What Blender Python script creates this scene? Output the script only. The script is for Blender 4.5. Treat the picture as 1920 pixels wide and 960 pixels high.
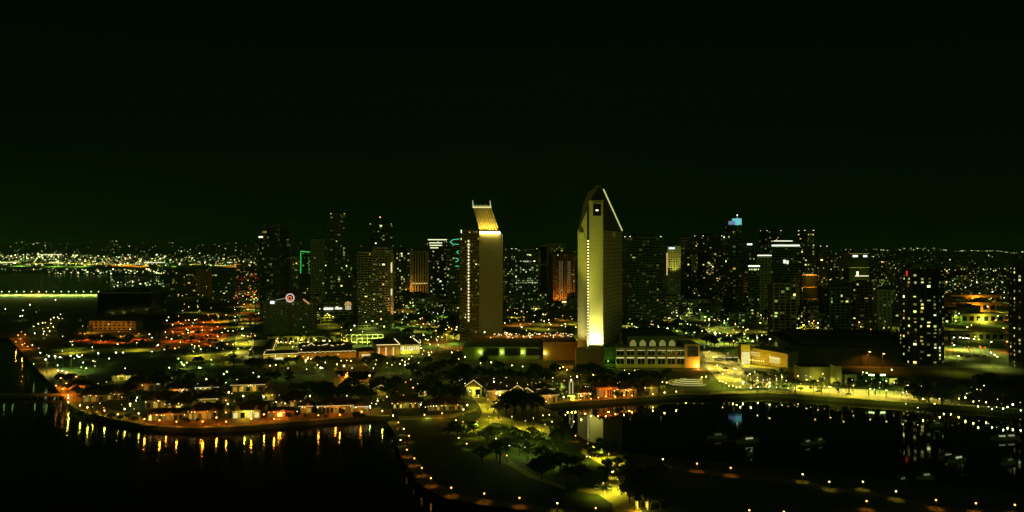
import bpy, bmesh, math, random
from mathutils import Vector, Matrix
R = math.radians
for o in list(bpy.data.objects): bpy.data.objects.remove(o)
SC = bpy.context.scene
COL = SC.collection
rng = random.Random(7)

# ------------------------------------------------------------------ camera, sky, added fill sun, exposure
F, CX, HY, CH = 1371.0, 960.0, 465.0, 100.0          # focal length, centre column, horizon row (photo pixels), camera height
cam_d = bpy.data.cameras.new('camera'); cam = bpy.data.objects.new('camera', cam_d); COL.objects.link(cam)
cam.location = (0, 0, CH); cam.rotation_euler = (R(90), 0, 0)
cam_d.sensor_width = 36; cam_d.lens = F/1920*36; cam_d.shift_y = -15/1920
cam_d.clip_end = 30000; cam_d.clip_start = 1
SC.camera = cam

W = bpy.data.worlds.new('World'); SC.world = W; W.use_nodes = True
nt = W.node_tree; nt.nodes.clear()
out = nt.nodes.new('ShaderNodeOutputWorld'); bg = nt.nodes.new('ShaderNodeBackground')
tc = nt.nodes.new('ShaderNodeTexCoord'); sp = nt.nodes.new('ShaderNodeSeparateXYZ'); cr = nt.nodes.new('ShaderNodeValToRGB')
nt.links.new(tc.outputs['Generated'], sp.inputs[0]); nt.links.new(sp.outputs['Z'], cr.inputs[0])
cr.color_ramp.elements[0].position = 0.0; cr.color_ramp.elements[0].color = (0.0004, 0.0034, 0.0002, 1)
cr.color_ramp.elements[1].position = 0.42; cr.color_ramp.elements[1].color = (0.0003, 0.0013, 0.0006, 1)
e = cr.color_ramp.elements.new(0.12); e.color = (0.0003, 0.0028, 0.0002, 1)
nt.links.new(cr.outputs[0], bg.inputs[0]); bg.inputs[1].default_value = 1.0
nt.links.new(bg.outputs[0], out.inputs[0])

sun_d = bpy.data.lights.new('fill_sun', 'SUN'); sun_d.energy = 0.105; sun_d.angle = R(12); sun_d.color = (0.62, 1.0, 0.16)  # unseen sun lamp added to give the facades a soft green tint
sun = bpy.data.objects.new('fill_sun', sun_d); COL.objects.link(sun); sun.rotation_euler = (R(64), 0, R(14))

SC.view_settings.view_transform = 'Standard'; SC.view_settings.look = 'None'
SC.view_settings.exposure = 0; SC.view_settings.gamma = 1
SC.render.engine = 'CYCLES'
cy = SC.cycles
cy.use_denoising = True; cy.denoiser = 'OPENIMAGEDENOISE'
cy.max_bounces = 3; cy.diffuse_bounces = 0; cy.glossy_bounces = 2; cy.transmission_bounces = 2; cy.transparent_max_bounces = 4
cy.sample_clamp_indirect = 2.0; cy.sample_clamp_direct = 0
cy.use_light_tree = True; cy.caustics_reflective = False; cy.caustics_refractive = False
HAZE = 0.00005
cy.volume_bounces = 0
cy.filter_width = 1.5

# ------------------------------------------------------------------ pixel <-> world helpers (layout only)
def gp(px, py, z=2.5):
    Y = F*(CH-z)/(py-HY)
    return ((px-CX)*Y/F, Y, z)
def xat(px, Y): return (px-CX)*Y/F
def zat(py, Y): return CH-(py-HY)*Y/F

# ------------------------------------------------------------------ materials
def mat(name, col, rough=0.85, var=0.25, scale=0.15, metal=0.0, spec=0.5, bump=0.0):
    m = bpy.data.materials.new(name); m.use_nodes = True
    n = m.node_tree; b = n.nodes['Principled BSDF']
    b.inputs['Roughness'].default_value = rough; b.inputs['Metallic'].default_value = metal
    b.inputs['Specular IOR Level'].default_value = spec
    t = n.nodes.new('ShaderNodeTexCoord'); nz = n.nodes.new('ShaderNodeTexNoise'); nz.inputs['Scale'].default_value = scale
    nz.inputs['Detail'].default_value = 6; nz.inputs['Roughness'].default_value = 0.65
    r = n.nodes.new('ShaderNodeValToRGB')
    r.color_ramp.elements[0].position = 0.3; r.color_ramp.elements[1].position = 0.7
    r.color_ramp.elements[0].color = tuple(c*(1-var) for c in col)+(1,); r.color_ramp.elements[1].color = tuple(min(1, c*(1+var)) for c in col)+(1,)
    n.links.new(t.outputs['Object'], nz.inputs['Vector']); n.links.new(nz.outputs['Fac'], r.inputs[0]); n.links.new(r.outputs[0], b.inputs['Base Color'])
    if bump:
        bp = n.nodes.new('ShaderNodeBump'); bp.inputs['Strength'].default_value = bump; bp.inputs['Distance'].default_value = 0.3
        n.links.new(nz.outputs['Fac'], bp.inputs['Height']); n.links.new(bp.outputs[0], b.inputs['Normal'])
    return m
M = dict(
    citypave=mat('worn_street_concrete', (0.13, 0.12, 0.08), 0.85, 0.4, 0.03), black=mat('black_cladding', (0.018, 0.022, 0.016), 0.5, 0.25, 0.1),
    land=mat('soil', (0.022, 0.028, 0.014), 0.95, 0.4, 0.05), asphalt=mat('asphalt', (0.065, 0.065, 0.05), 0.8, 0.25, 0.2),
    grass=mat('grass', (0.026, 0.050, 0.009), 0.95, 0.35, 0.25, bump=0.3), paving=mat('paving', (0.24, 0.215, 0.13), 0.8, 0.25, 0.35),
    sand=mat('sandy_path', (0.30, 0.25, 0.11), 0.9, 0.2, 0.2), redpave=mat('red_paving', (0.25, 0.11, 0.05), 0.85, 0.25, 0.4),
    concrete=mat('concrete', (0.36, 0.34, 0.25), 0.85, 0.12, 0.08), cream=mat('cream_stucco', (0.46, 0.42, 0.25), 0.85, 0.08, 0.1),
    pale=mat('pale_precast', (0.42, 0.42, 0.30), 0.85, 0.10, 0.1), grey=mat('grey_render', (0.22, 0.23, 0.17), 0.85, 0.15, 0.1),
    dark=mat('dark_cladding', (0.10, 0.115, 0.07), 0.5, 0.25, 0.1), green=mat('green_cladding', (0.12, 0.20, 0.09), 0.6, 0.2, 0.1),
    brown=mat('brown_brick', (0.22, 0.12, 0.06), 0.9, 0.25, 0.5), tan=mat('tan_stucco', (0.34, 0.25, 0.12), 0.9, 0.15, 0.2),
    red=mat('red_brick', (0.36, 0.12, 0.05), 0.9, 0.25, 0.6), stone=mat('stone_wall', (0.28, 0.18, 0.09), 0.9, 0.2, 0.3),
    roof=mat('dark_roof', (0.045, 0.045, 0.04), 0.9, 0.3, 0.4), tile=mat('clay_tile_roof', (0.10, 0.05, 0.03), 0.9, 0.35, 0.8),
    glass=mat('dark_glass', (0.010, 0.014, 0.010), 0.12, 0.3, 0.1, spec=0.6), metal=mat('painted_metal', (0.10, 0.10, 0.09), 0.45, 0.2, 1.0, metal=0.6),
    white=mat('white_paint', (0.72, 0.70, 0.58), 0.6, 0.06, 0.5), canvas=mat('white_canvas', (0.75, 0.73, 0.6), 0.8, 0.06, 0.3),
    bark=mat('bark', (0.09, 0.06, 0.035), 0.95, 0.3, 2.0), leaf=mat('leaf', (0.045, 0.075, 0.018), 0.7, 0.45, 0.6),
    leaf2=mat('pale_leaf', (0.085, 0.115, 0.022), 0.7, 0.4, 0.6), frond=mat('palm_frond', (0.065, 0.095, 0.025), 0.65, 0.35, 0.8),
    gravel=mat('gravel_path', (0.11, 0.09, 0.05), 0.95, 0.3, 0.6), rock=mat('riprap_rock', (0.12, 0.11, 0.08), 0.95, 0.4, 0.5, bump=0.5), timber=mat('pier_timber', (0.12, 0.085, 0.05), 0.9, 0.3, 0.8),
    carpaint=mat('car_paint', (0.35, 0.36, 0.34), 0.25, 0.05, 1.0, metal=0.3), cardark=mat('dark_car_paint', (0.03, 0.035, 0.04), 0.2, 0.1, 1.0, metal=0.3),
    tyre=mat('rubber', (0.02, 0.02, 0.02), 0.9, 0.1, 2.0), hill=mat('hill_scrub', (0.10, 0.14, 0.05), 0.95, 0.4, 0.004))
def emis():
    m = bpy.data.materials.new('lit_surface'); m.use_nodes = True; n = m.node_tree; n.nodes.clear()
    o = n.nodes.new('ShaderNodeOutputMaterial'); e = n.nodes.new('ShaderNodeEmission'); a = n.nodes.new('ShaderNodeAttribute'); a.attribute_name = 'glow'
    n.links.new(a.outputs['Color'], e.inputs[0]); n.links.new(e.outputs[0], o.inputs[0])
    m.cycles.emission_sampling = 'NONE'
    return m
M['lit'] = emis()
def water(name, rough, sx, sy, bumpd, col):
    m = bpy.data.materials.new(name); m.use_nodes = True; n = m.node_tree; b = n.nodes['Principled BSDF']
    b.inputs['Base Color'].default_value = col; b.inputs['Roughness'].default_value = rough; b.inputs['IOR'].default_value = 1.333
    t = n.nodes.new('ShaderNodeTexCoord'); mp = n.nodes.new('ShaderNodeMapping'); mp.inputs['Scale'].default_value = (sx, sy, 1)
    nz = n.nodes.new('ShaderNodeTexNoise'); nz.inputs['Scale'].default_value = 1; nz.inputs['Detail'].default_value = 4
    bp = n.nodes.new('ShaderNodeBump'); bp.inputs['Distance'].default_value = bumpd; bp.inputs['Strength'].default_value = 1
    n.links.new(t.outputs['Object'], mp.inputs[0]); n.links.new(mp.outputs[0], nz.inputs['Vector']); n.links.new(nz.outputs['Fac'], bp.inputs['Height']); n.links.new(bp.outputs[0], b.inputs['Normal'])
    return m
M['bay'] = water('bay_water', 0.08, 0.05, 0.6, 0.1, (0.0006, 0.0018, 0.0008, 1))
M['basin'] = water('basin_water', 0.035, 0.06, 0.5, 0.004, (0.0006, 0.0018, 0.0008, 1))

# ------------------------------------------------------------------ mesh builder
class MB:
    def __init__(s): s.v = []; s.f = []; s.c = []; s.lit = False
    def face(s, pts, c=None):
        k = len(s.v); s.v.extend([tuple(p) for p in pts]); s.f.append(tuple(range(k, k+len(pts)))); s.c.append(c or (1, 1, 1))
        if c: s.lit = True
    def poly(s, V, Fs, c=None):
        k = len(s.v); s.v.extend([tuple(p) for p in V])
        for f in Fs: s.f.append(tuple(i+k for i in f)); s.c.append(c or (1, 1, 1))
        if c: s.lit = True
    def prism(s, P, z0, z1, c=None, P1=None, caps=True):
        n = len(P); P1 = P1 or P
        V = [(p[0], p[1], z0) for p in P]+[(p[0], p[1], z1) for p in P1]
        Fs = [(i, (i+1) % n, n+(i+1) % n, n+i) for i in range(n)]
        if caps: Fs += [tuple(range(n-1, -1, -1)), tuple(range(n, 2*n))]
        s.poly(V, Fs, c)
    def box(s, x0, x1, y0, y1, z0, z1, c=None): s.prism([(x0, y0), (x1, y0), (x1, y1), (x0, y1)], z0, z1, c)
    def cyl(s, x, y, z0, z1, r0, r1=None, n=8, c=None):
        r1 = r0 if r1 is None else r1
        A = [(x+r0*math.cos(2*math.pi*i/n), y+r0*math.sin(2*math.pi*i/n)) for i in range(n)]
        B = [(x+r1*math.cos(2*math.pi*i/n), y+r1*math.sin(2*math.pi*i/n)) for i in range(n)]
        s.prism(A, z0, z1, c, B)
    def tube(s, a, b, r, c=None, n=4, r1=None):
        a = Vector(a); b = Vector(b); d = (b-a)
        if d.length < 1e-6: return
        d.normalize(); u = d.orthogonal().normalized(); w = d.cross(u); r1 = r if r1 is None else r1
        V = [a+(u*math.cos(2*math.pi*i/n)+w*math.sin(2*math.pi*i/n))*r for i in range(n)]+[b+(u*math.cos(2*math.pi*i/n)+w*math.sin(2*math.pi*i/n))*r1 for i in range(n)]
        s.poly(V, [(i, (i+1) % n, n+(i+1) % n, n+i) for i in range(n)]+[tuple(range(n-1, -1, -1)), tuple(range(n, 2*n))], c)
    def ball(s, x, y, z, r, c=None, n=8, m=5, rz=None):
        rz = rz or r; V = [(x, y, z-rz)]; Fs = []
        for j in range(1, m):
            t = math.pi*j/m
            V += [(x+r*math.sin(t)*math.cos(2*math.pi*i/n), y+r*math.sin(t)*math.sin(2*math.pi*i/n), z-rz*math.cos(t)) for i in range(n)]
        V.append((x, y, z+rz)); L = len(V)-1
        for i in range(n): Fs.append((0, 1+(i+1) % n, 1+i))
        for j in range(m-2):
            for i in range(n): a = 1+j*n+i; b = 1+j*n+(i+1) % n; Fs.append((a, b, b+n, a+n))
        for i in range(n): Fs.append((L, 1+(m-2)*n+i, 1+(m-2)*n+(i+1) % n))
        s.poly(V, Fs, c)
    def mesh(s, name, m):
        me = bpy.data.meshes.new(name); me.from_pydata(s.v, [], s.f); me.materials.append(M[m] if isinstance(m, str) else m)
        if s.lit:
            at = me.attributes.new('glow', 'FLOAT_COLOR', 'FACE'); buf = []
            for c in s.c: buf += [c[0], c[1], c[2], 1]
            at.data.foreach_set('color', buf)
        me.update(); return me
    def build(s, name, m, parent=None, **props):
        o = bpy.data.objects.new(name, s.mesh(name, m)); COL.objects.link(o)
        if parent is not None: o.parent = parent
        for k, v in props.items(): o[k] = v
        return o

LAB = []                                              # (object, base label, sort x) made unique at the end
def thing(name, label, cat, loc=(0, 0, 0), rz=0, group=None):
    o = bpy.data.objects.new(name, None); COL.objects.link(o); o.empty_display_size = 1
    o.location = loc; o.rotation_euler = (0, 0, rz); o['category'] = cat
    if group: o['group'] = group
    LAB.append((o, label)); return o
def dup(root, label, loc, rz=0, sc=1.0, group=None):
    r = root.copy(); COL.objects.link(r); r.location = loc; r.rotation_euler = (0, 0, rz); r.scale = sc if isinstance(sc, tuple) else (sc, sc, sc)
    if group: r['group'] = group
    for ch in KIDS[root.name]:
        c = ch.copy(); COL.objects.link(c); c.parent = r
        for g in KIDS.get(ch.name, ()):
            d = g.copy(); COL.objects.link(d); d.parent = c
    LAB.append((r, label)); return r
KIDS = {}
def register(root):
    for o in [root]+list(root.children): KIDS[o.name] = list(o.children)
_ld = {}
def light(kind, col, power, loc, parent=None, radius=0.3, rot=None, size=None, spot=None, blend=0.6, name='lamp_light'):
    key = (kind, col, round(power), radius, size, spot, blend)
    if key not in _ld:
        d = bpy.data.lights.new(name, kind); d.color = col; d.energy = power
        if kind in ('POINT', 'SPOT'): d.shadow_soft_size = radius
        if kind == 'AREA': d.shape = 'RECTANGLE'; d.size, d.size_y = size
        if kind == 'SPOT': d.spot_size = spot; d.spot_blend = blend
        _ld[key] = d
    o = bpy.data.objects.new(name, _ld[key]); COL.objects.link(o); o.location = loc
    if rot is not None: o.rotation_euler = rot
    if parent is not None: o.parent = parent
    return o
def aim(frm, to):
    return (Vector(to)-Vector(frm)).to_track_quat('-Z', 'Y').to_euler()

YEL, ORA, GRN, WHT, REDC = (1.0, 0.76, 0.24), (1.0, 0.36, 0.06), (0.62, 1.0, 0.28), (0.95, 1.0, 0.60), (1.0, 0.06, 0.02)
LY, LO, LG, LW, LR = (0.95, 0.90, 0.06), (1.0, 0.36, 0.02), (0.42, 1.0, 0.08), (0.75, 1.0, 0.16), (1.0, 0.05, 0.01)
def mul(c, k): return (c[0]*k, c[1]*k, c[2]*k)
HUE = {'y': (YEL, LY), 'o': (ORA, LO), 'g': (GRN, LG), 'w': (WHT, LW), 'r': (REDC, LR), 'd': ((1.0, .34, .06), (1.0, .22, .014)), 'p': ((1, .9, .5), (1.0, .90, .22))}

# ------------------------------------------------------------------ setting: water, land, hills
def struct(name, mb, m):
    return mb.build(name, m, kind='structure')
wb = MB(); wb.face([(-9000, 150, 0), (9000, 150, 0), (9000, 12000, 0), (-9000, 12000, 0)]); struct('bay_water', wb, 'bay')
wb = MB(); wb.face([gp(990, 735, .03), gp(2700, 735, .03), gp(2700, 1000, .03), gp(1060, 900, .03)]); struct('basin_water', wb, 'basin')
M['farbay'] = water('far_bay_water', 0.24, 0.05, 0.3, 0.1, (0.0006, 0.0018, 0.0008, 1))
wb = MB(); wb.face([gp(-900, 549.5, .05), gp(300, 549.5, .05), gp(330, 507, .05), gp(-900, 507, .05)]); struct('far_bay_water', wb, 'farbay')
land_px = [(-900, 508), (100, 511), (300, 516), (300, 528), (230, 540), (185, 549), (-900, 549), (-900, 636), (18, 634), (60, 684), (118, 742), (130, 759),
           (160, 776), (215, 787), (270, 798), (330, 802), (380, 803), (450, 800), (560, 791), (690, 780), (730, 781), (739, 793), (743, 815), (754, 845), (770, 875), (786, 900),
           (830, 921), (900, 936), (970, 945), (1045, 955), (1090, 985), (1090, 1080), (2300, 1080), (2300, 950), (1920, 922), (1680, 899), (1500, 881), (1300, 863),
           (1240, 857), (1190, 851), (1150, 842), (1122, 831), (1100, 827), (1082, 815), (1062, 800), (1055, 782), (1035, 770), (1008, 759), (1140, 750), (1282, 740),
           (1330, 741), (1440, 737), (1600, 748), (1765, 759), (1920, 769), (2600, 800)]
LP = [gp(*p)[:2] for p in land_px]+[(7000, 399), (7000, 9000), (-7000, 9000)]
LP.reverse()
def area2(P): return sum(P[i][0]*P[(i+1) % len(P)][1]-P[(i+1) % len(P)][0]*P[i][1] for i in range(len(P)))
if area2(LP) < 0: LP.reverse()
def sheet(P, z, skirt=None):
    b = MB(); 
    if area2(P) < 0: P = P[::-1]
    b.face([(p[0], p[1], z) for p in P])
    if skirt is not None:
        n = len(P)
        for i in range(n):
            a, c = P[i], P[(i+1) % n]; b.face([(a[0], a[1], skirt), (c[0], c[1], skirt), (c[0], c[1], z), (a[0], a[1], z)])
    return b
struct('ground', sheet(LP, 2.5, -2), 'land')
# hills behind the city, a ridge with an uneven crest
def ridge_py(px):
    return 453+17*min(1, max(0, px/1920.0))+2.2*math.sin(px*.021)+1.6*math.sin(px*.053+1)+1.0*math.sin(px*.11)
hb = MB(); N = 140; V = []; Fs = []
for i in range(N+1):
    px = -900+i*(3700/N)
    zr = zat(ridge_py(px), 9000)
    V += [(xat(px, 3400), 3400, 2.45), (xat(px, 6200), 6200, 2.5+(zr-2.5)*.5), (xat(px, 9000), 9000, zr), (xat(px, 10500), 10500, zr-70)]
for i in range(N):
    for j in range(3): a = i*4+j; Fs.append((a, a+4, a+5, a+1))
hb.poly(V, Fs); struct('hills', hb, 'hill')
def hill_pt(px, py):
    zr = zat(ridge_py(px), 9000); s = (py-HY)/F            # point on the sloping ground seen at a pixel
    m_ = (zr-2.45)/(9000-3400); Y = (CH-2.45+m_*3400)/(s+m_)
    return xat(px, Y), Y, 2.45+m_*(Y-3400)

def slope_zone(name, pts, m):
    b = MB(); P = [hill_pt(*p) for p in pts]
    if area2([p[:2] for p in P]) < 0: P = P[::-1]
    b.face([(p[0], p[1], p[2]+.6) for p in P]); return struct(name, b, m)
slope_zone('yard', [(-300, 501), (130, 501), (215, 500), (210, 487), (-300, 484)], 'paving')
slope_zone('yard', [(215, 501), (300, 501), (300, 491), (215, 490)], 'tan')
slope_zone('yard', [(310, 501), (470, 501), (470, 494), (310, 493)], 'paving')
hz = MB(); hz.box(-16000, 16000, -300, 12500, -3.5, 262)
hm = bpy.data.materials.new('night_haze'); hm.use_nodes = True; hn = hm.node_tree; hn.nodes.clear()
ho = hn.nodes.new('ShaderNodeOutputMaterial'); hv = hn.nodes.new('ShaderNodeVolumePrincipled'); hv.inputs['Color'].default_value = (.42, .95, .34, 1); hv.inputs['Density'].default_value = HAZE
hv.inputs['Anisotropy'].default_value = .2; hn.links.new(hv.outputs[0], ho.inputs['Volume'])
hz.build('haze', hm, kind='stuff')
def zone(name, pts, m, z):                                   # sheets of paving and lawn over the ground
    return struct(name, sheet([gp(x, y, z)[:2] for x, y in pts], z), m)
zone('street_ground', [(480, 520), (1900, 520), (1905, 690), (1320, 690), (1300, 650), (1090, 640), (860, 660), (780, 640), (480, 632)], 'citypave', 2.52)
zone('lawn', [(490, 672), (560, 676), (640, 682), (770, 672), (812, 668), (800, 690), (720, 705), (620, 706), (520, 700), (470, 690)], 'grass', 2.54)
zone('lawn', [(70, 640), (300, 632), (300, 690), (200, 702), (120, 712), (95, 690)], 'grass', 2.54)
zone('lawn', [(500, 700), (700, 712), (680, 735), (480, 735)], 'grass', 2.545)
zone('lawn', [(752, 790), (850, 782), (1000, 765), (1040, 780), (1060, 808), (1095, 832), (1200, 862), (1240, 866), (1235, 900), (1180, 915), (1120, 940), (1000, 935), (880, 915), (800, 885), (770, 850)], 'grass', 2.54)
zone('lawn', [(1330, 716), (1480, 708), (1500, 724), (1440, 731), (1345, 736)], 'grass', 2.54)
zone('lawn', [(1790, 612), (1880, 612), (1890, 652), (1785, 652)], 'grass', 2.54)
zone('lawn', [(1250, 868), (1500, 890), (1900, 928), (1900, 1000), (1250, 1000)], 'grass', 2.54)
zone('road', [(440, 690), (441, 640), (452, 575), (462, 510), (482, 510), (478, 575), (476, 640), (474, 690)], 'paving', 2.56)
zone('road', [(440, 700), (820, 712), (1100, 700), (1100, 693), (860, 702), (480, 690)], 'asphalt', 2.57)
zone('parking_lot', [(300, 650), (330, 642), (405, 648), (425, 635), (430, 588), (350, 588), (300, 625)], 'redpave', 2.56)
zone('parking_lot', [(330, 668), (438, 660), (436, 688), (330, 694)], 'paving', 2.56)
zone('plaza', [(625, 690), (640, 683), (690, 683), (705, 700), (690, 716), (635, 712)], 'redpave', 2.57)
zone('plaza', [(1316, 652), (1345, 655), (1400, 700), (1480, 702), (1470, 712), (1432, 726), (1388, 729), (1350, 716), (1325, 690)], 'sand', 2.57)
zone('quay_promenade', [(131, 758), (160, 774), (215, 785), (270, 796), (330, 800), (380, 801), (450, 798), (560, 789), (690, 778), (735, 778), (735, 768), (690, 764), (560, 776), (450, 784), (380, 786), (330, 785), (270, 781), (215, 769), (165, 752), (128, 735), (112, 736)], 'redpave', 2.58)
zone('quay_promenade', [(1010, 758), (1140, 749), (1282, 739), (1282, 730), (1140, 739), (1000, 748)], 'redpave', 2.58)
zone('lane', [(403, 790), (430, 788), (430, 725), (408, 725)], 'redpave', 2.59)
zone('promenade', [(1480, 738), (1600, 746), (1765, 757), (1770, 752), (1720, 740), (1690, 734), (1600, 729), (1540, 724), (1495, 722)], 'sand', 2.58)
zone('footpath', [(1330, 740), (1440, 736), (1480, 738), (1480, 733), (1440, 731), (1332, 735)], 'sand', 2.59)
zone('sandy_path', [(880, 727), (905, 727), (945, 742), (948, 750), (922, 752), (930, 764), (938, 778), (925, 792), (905, 803), (893, 812), (872, 806), (845, 803), (852, 798), (878, 795), (900, 783), (904, 772), (899, 760), (888, 748)], 'sand', 2.60)
zone('sandy_path', [(938, 778), (965, 789), (1000, 791), (1030, 799), (1030, 812), (1012, 818), (990, 812), (960, 797), (925, 792)], 'sand', 2.605)
zone('sandy_path', [(748, 788), (850, 783), (893, 770), (893, 766), (850, 776), (746, 781)], 'sand', 2.605)
zone('sandy_path', [(958, 865), (1000, 890), (1062, 912), (1060, 918), (990, 895), (950, 870)], 'sand', 2.605)
zone('car_park', [(1092, 833), (1135, 838), (1178, 858), (1180, 880), (1170, 900), (1180, 925), (1195, 945), (1220, 990), (1150, 990), (1148, 945), (1122, 927), (1082, 921), (1083, 916), (1115, 916), (1142, 900), (1135, 875), (1090, 850)], 'sand', 2.6)
zone('parking_deck', [(1780, 655), (1885, 655), (1890, 676), (1778, 676)], 'paving', 2.56)
zone('seaside_path', [(15, 632), (50, 628), (100, 690), (165, 705), (168, 735), (130, 745), (112, 735), (62, 684)], 'redpave', 2.565)
zone('parking_lot', [(135, 640), (150, 622), (275, 620), (290, 640), (230, 646), (160, 648)], 'redpave', 2.56)
zone('lane', [(70, 668), (160, 655), (300, 652), (300, 658), (150, 664), (90, 676)], 'paving', 2.56)

def strip(name, pts, wd, m, z, off=0.0, z1=None):
    P = [Vector(gp(*p)[:2]) for p in pts]; L, Q = [], []
    for i, p in enumerate(P):
        d = (P[min(i+1, len(P)-1)]-P[max(i-1, 0)]).normalized(); n = Vector((-d.y, d.x)); L.append(tuple(p+n*(off-wd/2))); Q.append(tuple(p+n*(off+wd/2)))
    b = MB()
    for i in range(len(P)-1):
        q = [L[i], L[i+1], Q[i+1], Q[i]]; q = q if area2(q) > 0 else q[::-1]
        if z1 is None: b.face([(p[0], p[1], z) for p in q])
        else: b.prism(q, z, z1)
    return struct(name, b, m)
bp_ = lambda pts: [(x, HY+(y-HY)*1.038) for x, y in pts]
strip('footpath', bp_([(736, 778), (747, 791), (753, 803), (757, 820), (764, 842), (777, 858), (791, 876), (808, 895), (846, 913), (908, 924), (974, 932), (1045, 941), (1117, 951), (1170, 962)]), 6.5, 'gravel', 2.56)
strip('footpath', bp_([(1184, 856), (1243, 860), (1307, 868), (1370, 876), (1505, 888), (1555, 902), (1618, 904), (1680, 920), (1755, 928)]), 6.5, 'gravel', 2.56)
strip('footpath', bp_([(1370, 962), (1405, 955), (1470, 957), (1625, 939), (1755, 936), (1830, 942), (1920, 946)]), 6.5, 'gravel', 2.565)
strip('seawall_kerb', [(131, 758.5), (160, 775), (215, 786), (270, 797), (330, 801), (380, 802), (450, 799), (560, 790), (690, 779), (730, 779.5)], .7, 'paving', 2.5, 0, 3.0)
strip('seawall_kerb', [(1012, 758), (1140, 749), (1282, 739.3), (1330, 740.3), (1440, 736.3), (1600, 747.3), (1765, 758.2), (1920, 768)], .7, 'paving', 2.5, 0, 3.0)
# ------------------------------------------------------------------ plan helpers
def inset(P, d):
    n = len(P); out_ = []
    for i in range(n):
        p0, p1, p2 = Vector(P[i-1]), Vector(P[i]), Vector(P[(i+1) % n])
        e1 = (p1-p0).normalized(); e2 = (p2-p1).normalized()
        n1 = Vector((-e1.y, e1.x)); n2 = Vector((-e2.y, e2.x))
        b = n1+n2; k = d/max(0.2, 1+n1.dot(n2)); out_.append((p1.x+b.x*k, p1.y+b.y*k))
    return out_
def rect(w, d): return [(-w/2, -d/2), (w/2, -d/2), (w/2, d/2), (-w/2, d/2)]
def ngon(rx, ry, n, ph=0): return [(rx*math.cos(2*math.pi*i/n+ph), ry*math.sin(2*math.pi*i/n+ph)) for i in range(n)]
def fit(x0, x1, Y, aspect, rot):
    """width, depth and centre of a rotated block whose outline spans pixels x0..x1 with its centre at distance Y"""
    w = (x1-x0)*Y/F; X = xat((x0+x1)/2, Y); c, s = math.cos(rot), math.sin(rot)
    for _ in range(8):
        d = w*aspect; px = []
        for a, b in rect(w, d):
            gx, gy = X+a*c-b*s, Y+a*s+b*c; px.append(CX+gx/gy*F)
        l, r = min(px), max(px); w *= (x1-x0)/(r-l); X += ((x0+x1)/2-(l+r)/2)*Y/F
    return w, w*aspect, X
WINCOL = [(1.0, .88, .20), (.95, .95, .26), (.76, 1.0, .24), (.85, 1.0, .40), (1.0, .70, .12), (.66, .95, .16)]
def glow(r, k=1.0, cols=None):
    c = r.choice(cols or WINCOL); return mul(c, .75*k*min(6, math.exp(r.gauss(-0.75, 1.05))))
def facade(P, z0, z1, fl, bay, band, pw, lit, wall, glaz, win, r, k=1.0, cols=None, cold=0.35, strip=0.0, pier_out=0.10, dim=0.15):
    core = inset(P, cold); glaz.prism(core, z0, z1-.05)
    nf = max(1, int(round((z1-z0)/fl))); fl = (z1-z0)/nf
    if band > 0:
        for f in range(nf+1):
            zb = z0+f*fl; wall.prism(P, zb-(0 if f == 0 else band*fl*.5), min(z1+.6, zb+band*fl*.5)+(0.7 if f == nf else 0))
    n = len(P)
    for i in range(n):
        a, b = Vector(P[i]), Vector(P[(i+1) % n]); e = b-a; L = e.length; e.normalize(); nn = Vector((e.y, -e.x))
        m = max(1, int(round(L/bay))); st = L/m
        if pw > 0:
            for j in range(m+1):
                t = min(max(j*st, pw/2), L-pw/2); q = a+e*t
                p0 = q-e*pw/2+nn*pier_out; p1 = q+e*pw/2+nn*pier_out; p2 = p1-nn*(cold+.2); p3 = p0-nn*(cold+.2)
                wall.prism([tuple(p3), tuple(p2), tuple(p1), tuple(p0)][::-1] if area2([p0, p1, p2, p3]) < 0 else [tuple(p0), tuple(p1), tuple(p2), tuple(p3)], z0, z1)
        off = nn*(-cold+.06)
        for f in range(nf):
            zb = z0+f*fl+band*fl*.5; zt = z0+(f+1)*fl-band*fl*.5; row = r.random() < strip
            for j in range(m):
                u = r.random(); hot = u < (0.8 if row else lit*.72)
                if hot or u < dim:
                    h0 = pw/2+.12 if pw > 0 else .12
                    s0, s1 = a+e*(j*st+h0)+off, a+e*((j+1)*st-h0)+off
                    if (s1-s0).dot(e) <= 0: continue
                    f0, f1 = r.choice(((0, 1), (0, 1), (0, .5), (.5, 1), (.2, .8), (0, .7), (.35, 1))); s0, s1 = s0.lerp(s1, f0), s0.lerp(s1, f1); zz = zb+(zt-zb)*r.choice((0, 0, 0, .3, .45))
                    win.face([(s0.x, s0.y, zz), (s1.x, s1.y, zz), (s1.x, s1.y, zt), (s0.x, s0.y, zt)], glow(r, k, cols) if hot else mul(r.choice(cols or WINCOL), k*.06*math.exp(r.gauss(-.4, .9))))
def finish(root, wall, glaz, win, wm, name='lit_window'):
    if wall.f: wall.build('wall', wm, root)
    if glaz.f: glaz.build('glazing', 'glass', root)
    if win.f: win.build(name, 'lit', root, kind='stuff')
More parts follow.
